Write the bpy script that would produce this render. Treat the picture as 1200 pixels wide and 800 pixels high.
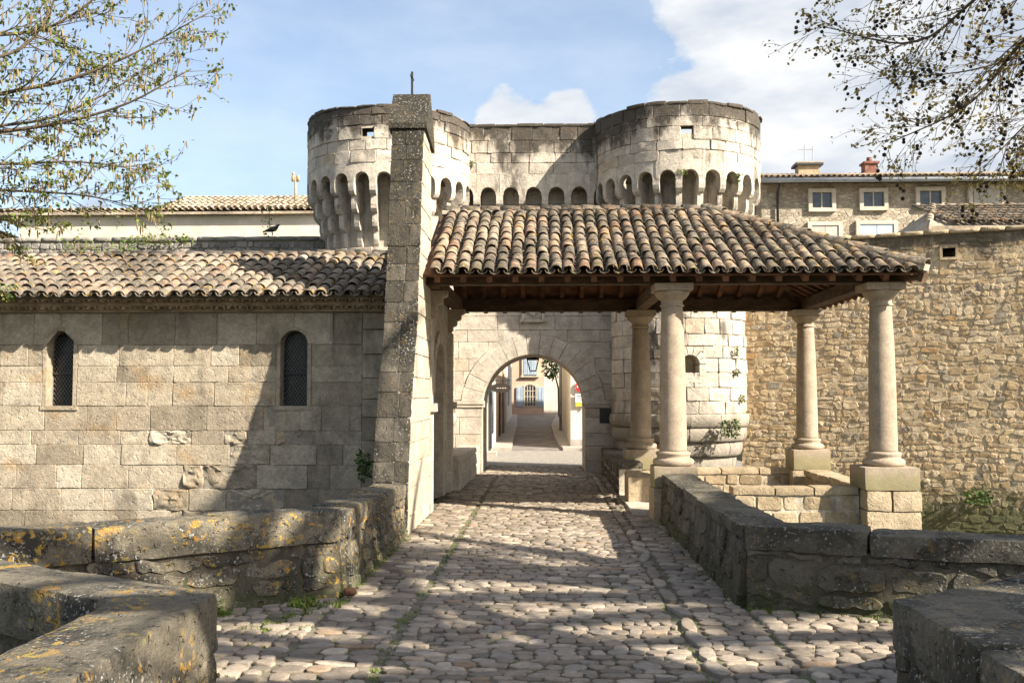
import bpy, math, random
from mathutils import Vector, Matrix, noise

for o in list(bpy.data.objects): bpy.data.objects.remove(o)
S = bpy.context.scene
C = S.collection
R = math.radians

# ------------------------------------------------------------------ camera
cam = bpy.data.cameras.new('camera'); cam.lens = 35; cam.sensor_width = 36
cam.clip_start = 0.05; cam.clip_end = 3000
cam_o = bpy.data.objects.new('camera', cam); C.objects.link(cam_o)
cam_o.location = (0, 0, 2.0)
cam_o.rotation_euler = (R(90 + 3.09), 0, R(1.963))
S.camera = cam_o

# ------------------------------------------------------------------ sky and sun
SUN_AZ, SUN_EL = R(60), R(34)          # to the right of the view axis, behind the camera
sdir = Vector((math.sin(SUN_AZ)*math.cos(SUN_EL), -math.cos(SUN_AZ)*math.cos(SUN_EL), math.sin(SUN_EL)))
world = bpy.data.worlds.new('World'); S.world = world; world.use_nodes = True
wn, wl = world.node_tree.nodes, world.node_tree.links
wn.clear()
def wnode(t, **k):
    n = wn.new(t)
    for a, b in k.items(): setattr(n, a, b)
    return n
w_out = wnode('ShaderNodeOutputWorld')
w_sky = wnode('ShaderNodeTexSky', sky_type='NISHITA', sun_disc=False, sun_elevation=SUN_EL, sun_rotation=R(120),
              altitude=100, air_density=1.0, dust_density=2.0, ozone_density=1.0)
w_bg = wnode('ShaderNodeBackground'); w_bg.inputs['Strength'].default_value = 0.09
wl.new(w_sky.outputs[0], w_bg.inputs['Color'])
w_tc = wnode('ShaderNodeTexCoord')
def wmath(op, a, b=None, c=None, clamp=False):
    n = wnode('ShaderNodeMath', operation=op, use_clamp=clamp)
    for i, x in enumerate((a, b, c)):
        if x is None: continue
        if isinstance(x, (int, float)): n.inputs[i].default_value = x
        else: wl.new(x, n.inputs[i])
    return n.outputs[0]
def wnoise(scale, detail, stretch, off=0.0):
    m = wnode('ShaderNodeMapping'); m.inputs['Scale'].default_value = (1, 1, stretch); m.inputs['Location'].default_value = (off, off*.7, off*.3)
    wl.new(w_tc.outputs['Generated'], m.inputs['Vector'])
    n = wnode('ShaderNodeTexNoise'); n.inputs['Scale'].default_value = scale; n.inputs['Detail'].default_value = detail
    n.inputs['Roughness'].default_value = .58
    wl.new(m.outputs[0], n.inputs['Vector'])
    return n.outputs['Fac']
def wblob(d, lo, hi):
    v = wnode('ShaderNodeVectorMath', operation='DOT_PRODUCT')
    wl.new(w_tc.outputs['Generated'], v.inputs[0]); v.inputs[1].default_value = Vector(d).normalized()
    m = wnode('ShaderNodeMapRange', interpolation_type='SMOOTHSTEP')
    wl.new(v.outputs['Value'], m.inputs['Value']); m.inputs['From Min'].default_value = lo; m.inputs['From Max'].default_value = hi
    return m.outputs[0]
big = wnoise(3.0, 3, 2.2, 3.7)
fine = wnoise(16.0, 9, 1.5, 1.3)
dens = wmath('ADD', wmath('MULTIPLY', big, .55), wmath('MULTIPLY', fine, .55))
for d, lo, hi, k in (((-.012, 1, .270), .9975, .9996, .21), ((-.04, 1, .278), .9990, .9998, .13), ((.03, 1, .276), .9990, .9998, .12), ((.36, 1, .30), .955, .990, .34), ((.13, 1, .27), .9985, .9998, .12),
                     ((-.49, 1, .188), .9988, .9998, .2), ((.9, 1, .35), .90, .98, .2), ((-1, -.2, .5), .86, .97, .2), ((.3, -1, .6), .85, .97, .2)):
    dens = wmath('ADD', dens, wmath('MULTIPLY', wblob(d, lo, hi), k))
cov = wnode('ShaderNodeMapRange', interpolation_type='SMOOTHSTEP'); wl.new(dens, cov.inputs['Value'])
cov.inputs['From Min'].default_value = .67; cov.inputs['From Max'].default_value = .80
shade = wnode('ShaderNodeMapRange'); wl.new(wnoise(5.0, 5, 2.6, 8.1), shade.inputs['Value'])
shade.inputs['From Min'].default_value = .36; shade.inputs['From Max'].default_value = .60
ccol = wnode('ShaderNodeMix', data_type='RGBA'); wl.new(shade.outputs[0], ccol.inputs['Factor'])
ccol.inputs[6].default_value = (.56, .63, .74, 1); ccol.inputs[7].default_value = (.93, .94, .95, 1)
w_cl = wnode('ShaderNodeBackground'); w_cl.inputs['Strength'].default_value = 0.40
wl.new(ccol.outputs[2], w_cl.inputs['Color'])
veil = wmath('MAXIMUM', wmath('ADD', wmath('MULTIPLY', fine, .22), .18), cov.outputs[0])
w_mix = wnode('ShaderNodeMixShader'); wl.new(veil, w_mix.inputs[0]); wl.new(w_bg.outputs[0], w_mix.inputs[1]); wl.new(w_cl.outputs[0], w_mix.inputs[2])
wl.new(w_mix.outputs[0], w_out.inputs['Surface'])

sun = bpy.data.lights.new('sun', 'SUN'); sun.energy = 5.0; sun.angle = R(.53); sun.color = (1, .92, .79)
sun_o = bpy.data.objects.new('sun', sun); C.objects.link(sun_o)
sun_o.rotation_euler = (-sdir).to_track_quat('-Z', 'Y').to_euler(); sun_o.location = (20, -10, 25)
vs = S.view_settings; vs.view_transform = 'Standard'; vs.look = 'None'; vs.exposure = 1.45; vs.gamma = 1; vs.use_curve_mapping = False
S.render.engine = 'CYCLES'
S.cycles.max_bounces = 5; S.cycles.diffuse_bounces = 2

rng = random.Random(7)
U = rng.uniform

# ------------------------------------------------------------------ materials
def new_mat(name):
    m = bpy.data.materials.new(name); m.use_nodes = True
    nt = m.node_tree; nt.nodes.clear()
    out = nt.nodes.new('ShaderNodeOutputMaterial'); b = nt.nodes.new('ShaderNodeBsdfPrincipled')
    nt.links.new(b.outputs[0], out.inputs['Surface'])
    return m, nt, b
class NT:
    def __init__(s, nt):
        s.nt = nt; s.pos = nt.nodes.new('ShaderNodeNewGeometry')
    def lk(s, a, b): s.nt.links.new(a, b)
    def put(s, sock, x):
        if isinstance(x, (int, float)): sock.default_value = x
        elif isinstance(x, (tuple, list)): sock.default_value = tuple(x) + ((1,) if len(x) == 3 and sock.type == 'RGBA' else ())
        else: s.lk(x, sock)
    def mth(s, op, a, b=0.0, clamp=False):
        n = s.nt.nodes.new('ShaderNodeMath'); n.operation = op; n.use_clamp = clamp
        s.put(n.inputs[0], a); s.put(n.inputs[1], b); return n.outputs[0]
    def noise(s, scale, detail=4, stretch=(1, 1, 1), rough=.55, off=0):
        mp = s.nt.nodes.new('ShaderNodeMapping'); mp.inputs['Scale'].default_value = stretch; mp.inputs['Location'].default_value = (off, off, off)
        s.lk(s.pos.outputs['Position'], mp.inputs[0])
        n = s.nt.nodes.new('ShaderNodeTexNoise'); n.inputs['Scale'].default_value = scale; n.inputs['Detail'].default_value = detail; n.inputs['Roughness'].default_value = rough
        s.lk(mp.outputs[0], n.inputs['Vector']); return n.outputs['Fac']
    def voro(s, scale, stretch=(1, 1, 1), feature='F1', out='Distance', rand=1.0):
        mp = s.nt.nodes.new('ShaderNodeMapping'); mp.inputs['Scale'].default_value = stretch
        s.lk(s.pos.outputs['Position'], mp.inputs[0])
        n = s.nt.nodes.new('ShaderNodeTexVoronoi'); n.feature = feature; n.inputs['Scale'].default_value = scale; n.inputs['Randomness'].default_value = rand
        s.lk(mp.outputs[0], n.inputs['Vector']); return n.outputs[out]
    def rng(s, v, a, b, c=0.0, d=1.0, smooth=True):
        n = s.nt.nodes.new('ShaderNodeMapRange'); n.interpolation_type = 'SMOOTHSTEP' if smooth else 'LINEAR'
        s.put(n.inputs['Value'], v); n.inputs['From Min'].default_value = a; n.inputs['From Max'].default_value = b
        n.inputs['To Min'].default_value = c; n.inputs['To Max'].default_value = d; return n.outputs[0]
    def mix(s, f, a, b, mode='MIX'):
        n = s.nt.nodes.new('ShaderNodeMix'); n.data_type = 'RGBA'; n.blend_type = mode
        s.put(n.inputs['Factor'], f); s.put(n.inputs[6], a); s.put(n.inputs[7], b); return n.outputs[2]
    def ramp(s, v, stops, interp='LINEAR'):
        n = s.nt.nodes.new('ShaderNodeValToRGB'); n.color_ramp.interpolation = interp
        e = n.color_ramp.elements
        while len(e) < len(stops): e.new(.5)
        for i, (p, c) in enumerate(stops): e[i].position = p; e[i].color = tuple(c) + (1,)
        s.put(n.inputs[0], v); return n.outputs[0]
    def attr(s, name):
        n = s.nt.nodes.new('ShaderNodeAttribute'); n.attribute_name = name; return n.outputs['Fac']
    def sep(s, v):
        n = s.nt.nodes.new('ShaderNodeSeparateXYZ'); s.lk(v, n.inputs[0]); return n.outputs
    def bump(s, h, strength, dist, prev=None):
        n = s.nt.nodes.new('ShaderNodeBump'); n.inputs['Strength'].default_value = strength; n.inputs['Distance'].default_value = dist
        s.lk(h, n.inputs['Height'])
        if prev is not None: s.lk(prev, n.inputs['Normal'])
        return n.outputs[0]

def stone_mat(name, stops, stain=(.05, .042, .034), stain_amt=.5, stain_lo=.55, zs=(), moss=None, lichen=0.0, white=0.0, bump=.6, pit=.35, rough=.9, var=.3, streak=True, ochre=0.0):
    m, nt, b = new_mat(name); n = NT(nt)
    col = n.ramp(n.attr('tint'), stops)
    if ochre: col = n.mix(n.mth('MULTIPLY', n.rng(n.noise(.9, 4, (1, 1, 1.3), .6, 61), .54, .68), ochre), col, (.36, .22, .09))
    fineN = n.noise(26, 4, rough=.72); midN = n.noise(4.5, 5, rough=.65)
    g = n.mth('MULTIPLY', n.rng(midN, .3, .7, 1 - var, 1 + var*.55, False), n.rng(fineN, .3, .7, 1 - var*.9, 1 + var*.5, False))
    col = n.mix(1.0, col, g, 'MULTIPLY')
    z = n.sep(n.pos.outputs['Position'])[2]
    brk = n.noise(1.5, 6, (1, 1, .4) if streak else (1, 1, 1), .68, 9)
    f = n.mth('MULTIPLY', n.rng(brk, stain_lo, stain_lo + .14), stain_amt)
    for z0, z1, k in zs:                       # weather crust that grows along tops and feet, broken up by noise
        h = n.rng(z, z0, z1, 0, 1, False)
        f = n.mth('MAXIMUM', f, n.mth('MULTIPLY', n.rng(n.mth('ADD', n.mth('MULTIPLY', h, .62), n.mth('ADD', n.mth('MULTIPLY', brk, 1.1), n.mth('MULTIPLY', midN, .3))), .93, 1.15), k))
    f = n.mth('MULTIPLY', f, n.rng(fineN, .25, .5, .72, 1))
    col = n.mix(f, col, stain)
    if moss:
        mc, z0, z1, k = moss
        h = n.rng(z, z0, z1, 0, 1, False)
        col = n.mix(n.mth('MULTIPLY', n.rng(n.mth('ADD', n.mth('MULTIPLY', h, .6), midN), .62, .95), k), col, mc)
    if lichen:
        cl = n.rng(n.noise(1.7, 2, off=31), .42, .58)
        sp = n.mth('MAXIMUM', n.rng(n.noise(17, 3, rough=.6, off=2), .57, .62), n.rng(n.noise(5.5, 5, rough=.7, off=12), .58, .63))
        col = n.mix(n.mth('MULTIPLY', n.mth('MULTIPLY', cl, sp), lichen), col, n.ramp(midN, [(.35, (.34, .30, .07)), (.55, (.52, .28, .04)), (.7, (.36, .15, .02))]))
    if white:
        sp = n.rng(n.noise(34, 2, off=7), .60, .66)
        col = n.mix(n.mth('MULTIPLY', n.mth('MULTIPLY', sp, n.rng(brk, .42, .58)), white), col, (.58, .56, .50))
    n.lk(col, b.inputs['Base Color']); b.inputs['Roughness'].default_value = rough; b.inputs['Specular IOR Level'].default_value = .25
    h = n.mth('ADD', n.noise(40, 4, rough=.75), n.mth('MULTIPLY', n.noise(8, 5, rough=.7, off=6), 1.8))
    if pit: h = n.mth('SUBTRACT', h, n.mth('MULTIPLY', n.rng(n.noise(14, 2, off=17), .60, .68), pit*1.6))
    n.lk(n.bump(h, bump, .025), b.inputs['Normal'])
    return m

def plain_mat(name, col, var=.15, scale=6, bump=.15, rough=.8, spec=.3, col2=None, metal=0.0, stretch=(1, 1, 1)):
    m, nt, b = new_mat(name); n = NT(nt)
    v = n.noise(scale, 6, stretch)
    c = n.mix(n.rng(v, .35, .68), tuple(x*(1 - var) for x in col), col2 or tuple(min(1, x*(1 + var)) for x in col))
    v2 = n.rng(n.noise(scale*9, 4, stretch), .3, .7, 1 - var*.6, 1 + var*.4, False)
    c = n.mix(1.0, c, v2, 'MULTIPLY')
    t = n.rng(n.attr('tint'), 0, 1, 1 - var, 1 + var, False)
    c = n.mix(1.0, c, t, 'MULTIPLY')
    n.lk(c, b.inputs['Base Color']); b.inputs['Roughness'].default_value = rough; b.inputs['Specular IOR Level'].default_value = spec; b.inputs['Metallic'].default_value = metal
    if bump: n.lk(n.bump(n.noise(scale*7, 5, stretch), bump, .02), b.inputs['Normal'])
    return m

M = {}
M['tower'] = stone_mat('tower_limestone', [(0, (0.446, 0.390, 0.317)), (.35, (0.527, 0.462, 0.379)), (.7, (0.581, 0.513, 0.420)), (.9, (0.465, 0.411, 0.346)), (1, (0.500, 0.393, 0.280))],
                       stain_amt=.8, stain_lo=.54, zs=((7.5, 9.0, .95), (3.4, .1, .5)), bump=.7, lichen=.1)
M['gate'] = stone_mat('gate_limestone', [(0, (0.445, 0.388, 0.314)), (.4, (0.496, 0.437, 0.356)), (.8, (0.530, 0.466, 0.378)), (1, (0.462, 0.381, 0.288))], stain_amt=.4, stain_lo=.58, bump=.4)
M['chapel'] = stone_mat('chapel_limestone', [(0, (0.273, 0.224, 0.159)), (.3, (0.363, 0.297, 0.217)), (.6, (0.413, 0.345, 0.250)), (.85, (0.484, 0.415, 0.315)), (1, (0.363, 0.284, 0.193))],
                        stain=(.13, .108, .08), stain_amt=.6, stain_lo=.53, ochre=.55, bump=.55, pit=.6)
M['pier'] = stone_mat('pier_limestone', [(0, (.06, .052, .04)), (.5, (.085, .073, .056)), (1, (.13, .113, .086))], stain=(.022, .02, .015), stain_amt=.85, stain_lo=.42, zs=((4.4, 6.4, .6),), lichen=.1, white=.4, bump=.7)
M['rampart'] = stone_mat('rampart_rubble', [(0, (0.347, 0.245, 0.136)), (.2, (0.465, 0.337, 0.194)), (.5, (0.541, 0.411, 0.247)), (.75, (0.628, 0.499, 0.330)), (.9, (0.412, 0.332, 0.231)), (.96, (0.270, 0.234, 0.185)), (1, (0.487, 0.303, 0.140))],
                         stain=(.06, .055, .04), stain_amt=.4, stain_lo=.57, zs=((4.6, 6.1, .85),), moss=((.05, .06, .02), .5, -1.2, .85), bump=.6)
M['rampart_joint'] = stone_mat('rampart_mortar', [(0, (0.473, 0.369, 0.240)), (1, (0.550, 0.433, 0.291))], stain_amt=.4, zs=((4.6, 6.1, .85),), moss=((.05, .06, .02), .5, -1.2, .85), bump=.6)
M['dry'] = stone_mat('dry_rubble', [(0, (.16, .15, .13)), (.5, (.26, .24, .21)), (1, (.34, .31, .27))], stain_amt=.6, bump=.6)
M['parapet'] = stone_mat('parapet_stone', [(0, (0.121, 0.102, 0.073)), (.5, (0.172, 0.149, 0.109)), (1, (0.232, 0.200, 0.146))], stain=(.035, .033, .028), stain_amt=.85, stain_lo=.44, lichen=.75, white=.6, bump=1.0, pit=.9, moss=((.07, .08, .025), .45, -.3, .6), streak=False)
M['parapet_r'] = stone_mat('parapet_stone_mossy', [(0, (0.106, 0.095, 0.070)), (.5, (0.152, 0.137, 0.104)), (1, (0.205, 0.182, 0.141))], stain=(.04, .038, .03), stain_amt=.8, stain_lo=.45, lichen=.2, white=.45, bump=1.0, pit=.9, moss=((.05, .055, .018), .6, -.3, .75), streak=False)
M['parapet_joint'] = stone_mat('parapet_mortar', [(0, (0.112, 0.096, 0.066)), (1, (0.152, 0.128, 0.090))], stain_amt=.8, stain_lo=.45, bump=.9, moss=((.05, .06, .02), .5, -.2, .8))
M['lowwall'] = stone_mat('low_wall_stone', [(0, (0.321, 0.245, 0.152)), (.5, (0.413, 0.324, 0.209)), (1, (0.459, 0.367, 0.247))], stain_amt=.35, bump=.6)
M['joint'] = stone_mat('lime_mortar', [(0, (.46, .40, .31)), (1, (.52, .45, .35))], stain_amt=.5, bump=.6)
M['joint_dark'] = stone_mat('old_mortar', [(0, (.29, .25, .195)), (1, (.34, .295, .23))], stain_amt=.5, bump=.6)
M['column'] = stone_mat('column_limestone', [(0, (0.334, 0.264, 0.191)), (1, (0.372, 0.301, 0.220))], stain=(.12, .10, .07), stain_amt=.5, stain_lo=.54, moss=((.20, .18, .08), .95, .5, .7), bump=.2, pit=.2, var=.24)
M['cobble'] = stone_mat('river_cobble', [(0, (0.161, 0.135, 0.103)), (.25, (0.243, 0.197, 0.152)), (.5, (0.308, 0.249, 0.189)), (.7, (0.271, 0.231, 0.189)), (.9, (0.389, 0.322, 0.247)), (.96, (0.474, 0.394, 0.300)), (1, (0.271, 0.182, 0.111))], stain_amt=.35, stain_lo=.55, bump=.3, pit=.15, rough=.62, streak=False)

def tile_mat(name, stops, dark):
    m, nt, b = new_mat(name); n = NT(nt)
    col = n.ramp(n.attr('tint'), stops)
    col = n.mix(1.0, col, n.rng(n.noise(9, 5), .3, .7, .7, 1.2, False), 'MULTIPLY')
    col = n.mix(n.mth('MULTIPLY', n.rng(n.noise(5.5, 6, rough=.7), .42, .62), dark), col, (.055, .05, .042))
    col = n.mix(n.mth('MULTIPLY', n.rng(n.noise(20, 5, rough=.6, off=3), .52, .66), .6), col, (.34, .32, .27))
    col = n.mix(1.0, col, n.rng(n.noise(.75, 4, (1, .6, 1), off=70), .32, .66, .5, 1.3, False), 'MULTIPLY')
    cl = n.mth('MULTIPLY', n.rng(n.noise(2.1, 3, off=14), .52, .62), n.rng(n.noise(14, 3, off=8), .56, .62))
    col = n.mix(n.mth('MULTIPLY', cl, .8), col, (.42, .24, .04))
    col = n.mix(n.mth('MULTIPLY', n.rng(n.noise(4, 5, off=50), .6, .72), .5), col, (.10, .11, .03))
    n.lk(col, b.inputs['Base Color']); b.inputs['Roughness'].default_value = .9; b.inputs['Specular IOR Level'].default_value = .2
    n.lk(n.bump(n.noise(45, 6, rough=.7), .5, .012), b.inputs['Normal'])
    return m
M['tile_p'] = tile_mat('portico_roof_tile', [(0, (0.119, 0.092, 0.066)), (.3, (0.170, 0.134, 0.094)), (.55, (0.226, 0.174, 0.122)), (.75, (0.258, 0.168, 0.108)), (.9, (0.319, 0.248, 0.174)), (1, (0.289, 0.154, 0.089))], .88)
M['tile_c'] = tile_mat('chapel_roof_tile', [(0, (0.121, 0.098, 0.075)), (.3, (0.182, 0.148, 0.112)), (.55, (0.230, 0.189, 0.143)), (.75, (0.218, 0.148, 0.103)), (.9, (0.279, 0.239, 0.186)), (1, (0.200, 0.112, 0.071))], .5)
M['tile_far'] = tile_mat('far_roof_tile', [(0, (.36, .28, .20)), (.5, (.44, .36, .27)), (1, (.46, .33, .22))], .35)
M['cornice'] = plain_mat('cornice_tile', (.38, .28, .19), .25, 5)
M['wood'] = plain_mat('old_oak', (.085, .05, .028), .35, 4, .4, .8, .25, stretch=(1, 1, 3))
M['wood_red'] = plain_mat('roof_board', (.11, .05, .025), .3, 5, .3)
M['iron'] = plain_mat('black_iron', (.02, .02, .022), .2, 8, .1, .55, .5)
M['glass'] = plain_mat('dark_leaded_glass', (.012, .014, .017), .3, 12, .1, .15, .5)
M['plaster'] = plain_mat('cream_plaster', (.58, .51, .41), .10, 1.2, .15)
M['plaster_w'] = plain_mat('pale_plaster', (.58, .53, .45), .08, 1.2, .15)
M['plaster_o'] = plain_mat('ochre_plaster', (.48, .36, .235), .16, 1.2, .15)
M['pink'] = plain_mat('salmon_plaster', (.58, .40, .29), .08, 1.2, .12)
M['shutter'] = plain_mat('blue_grey_paint', (.36, .43, .50), .08, 3, .1, .6)
M['shutter_g'] = plain_mat('weathered_shutter_paint', (.42, .39, .34), .1, 3, .1, .7)
M['trim'] = plain_mat('pale_stone_trim', (.50, .44, .35), .1, 4, .15)
M['pane'] = plain_mat('window_glass', (.05, .06, .07), .3, 3, 0, .12, .6)
M['asphalt'] = plain_mat('asphalt', (.17, .155, .14), .25, 2, .3)
M['paving'] = plain_mat('setts_paving', (.26, .24, .21), .25, 14, .7)
M['kerb'] = plain_mat('kerb_stone', (.33, .30, .26), .15, 4, .2)
M['soil'] = plain_mat('river_bank_earth', (.12, .10, .06), .3, 1.5, .5, col2=(.08, .10, .035))
M['zinc'] = plain_mat('zinc_gutter', (.30, .31, .32), .15, 3, .1, .5, .5)
M['lead'] = plain_mat('lead_came', (.09, .09, .09), .2, 8, .1, .6, .4)
M['sign'] = plain_mat('dark_brown_paint', (.03, .022, .018), .2, 6, .1, .6)
M['brick'] = plain_mat('chimney_brick', (.19, .085, .06), .3, 7, .4)
M['white'] = plain_mat('white_paint', (.8, .8, .8), .04, 3, 0, .5)
M['red'] = plain_mat('red_paint', (.62, .02, .02), .05, 3, 0, .5)
M['yellow'] = plain_mat('yellow_panel', (.70, .42, .06), .06, 3, 0, .5)
M['darkdoor'] = plain_mat('dark_shopfront_paint', (.05, .065, .075), .2, 4, .1, .5)
M['bird'] = plain_mat('grey_feather', (.06, .065, .08), .3, 20, .2, .6)
M['rust'] = plain_mat('rusty_iron', (.10, .045, .025), .35, 20, .6, .8)

# clear lantern glass
m, nt, b = new_mat('clear_glass'); b.inputs['Base Color'].default_value = (.95, .95, .93, 1); b.inputs['Transmission Weight'].default_value = 1; b.inputs['Roughness'].default_value = .02; b.inputs['IOR'].default_value = 1.03; M['clear'] = m
# river water
m, nt, b = new_mat('river_water'); n = NT(nt)
b.inputs['Base Color'].default_value = (.03, .045, .03, 1); b.inputs['Roughness'].default_value = .08
n.lk(n.bump(n.noise(1.5, 4), .3, .05), b.inputs['Normal']); M['water'] = m
# joints between the cobbles: earth with moss
m, nt, b = new_mat('road_joint_earth'); n = NT(nt)
c = n.mix(n.rng(n.noise(8, 5), .35, .65), (.10, .083, .06), (.20, .168, .125))
c = n.mix(n.mth('MULTIPLY', n.rng(n.noise(1.6, 5, off=5), .46, .60), .75), c, (.075, .09, .025))
n.lk(c, b.inputs['Base Color']); b.inputs['Roughness'].default_value = .95
n.lk(n.bump(n.noise(60, 4), .6, .01), b.inputs['Normal']); M['road_joint'] = m
# rubble facade too far to pick its stones apart
def far_rubble(name, c1, c2, c3, scale=4.2):
    m, nt, b = new_mat(name); n = NT(nt)
    d = n.voro(scale, (1, 1, 1.7), 'DISTANCE_TO_EDGE')
    cell = n.voro(scale, (1, 1, 1.7), 'F1', 'Color')
    c = n.ramp(cell, [(0, c1), (.5, c2), (1, c3)])
    c = n.mix(n.mth('MULTIPLY', n.rng(d, .0, .06, 1, 0), n.rng(n.noise(2.5, 3), .4, .6)), c, tuple(x*.72 for x in c2))
    c = n.mix(1.0, c, n.rng(n.noise(1.1, 5), .3, .7, .75, 1.2, False), 'MULTIPLY')
    n.lk(c, b.inputs['Base Color']); b.inputs['Roughness'].default_value = .95
    n.lk(n.bump(n.rng(d, 0, .1), .7, .05), b.inputs['Normal']); return m
M['house_rubble'] = far_rubble('house_rubble', (.26, .21, .155), (.34, .285, .21), (.44, .38, .29))
def leaf_mat(name, stops, tr=.35):
    m, nt, b = new_mat(name); n = NT(nt)
    c = n.ramp(n.attr('tint'), stops)
    n.lk(c, b.inputs['Base Color']); b.inputs['Roughness'].default_value = .6; b.inputs['Specular IOR Level'].default_value = .2
    t = nt.nodes.new('ShaderNodeBsdfTranslucent'); n.lk(c, t.inputs[0])
    mx = nt.nodes.new('ShaderNodeMixShader'); mx.inputs[0].default_value = tr
    n.lk(b.outputs[0], mx.inputs[1]); n.lk(t.outputs[0], mx.inputs[2])
    n.lk(mx.outputs[0], [x for x in nt.nodes if x.type == 'OUTPUT_MATERIAL'][0].inputs['Surface']); return m
M['leaf_l'] = leaf_mat('spring_leaf', [(0, (.07, .10, .02)), (.5, (.13, .17, .035)), (1, (.22, .24, .055))])
M['catkin'] = leaf_mat('catkin', [(0, (.26, .19, .08)), (1, (.42, .33, .17))])
M['leaf_r'] = leaf_mat('plane_bud_leaf', [(0, (.20, .14, .045)), (.5, (.32, .24, .07)), (1, (.42, .35, .10))])
M['shrub'] = leaf_mat('shrub_leaf', [(0, (.03, .06, .015)), (.5, (.06, .11, .025)), (1, (.12, .17, .04))], .25)
M['grass'] = leaf_mat('grass_blade', [(0, (.08, .13, .02)), (.6, (.14, .20, .04)), (1, (.25, .25, .08))], .3)
M['bark'] = plain_mat('plane_bark', (.10, .075, .05), .3, 5, .5)
M['twig'] = plain_mat('twig_bark', (.12, .085, .055), .25, 8, .3)
M['ball'] = plain_mat('seed_ball_husk', (.045, .028, .02), .3, 40, .8)

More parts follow.
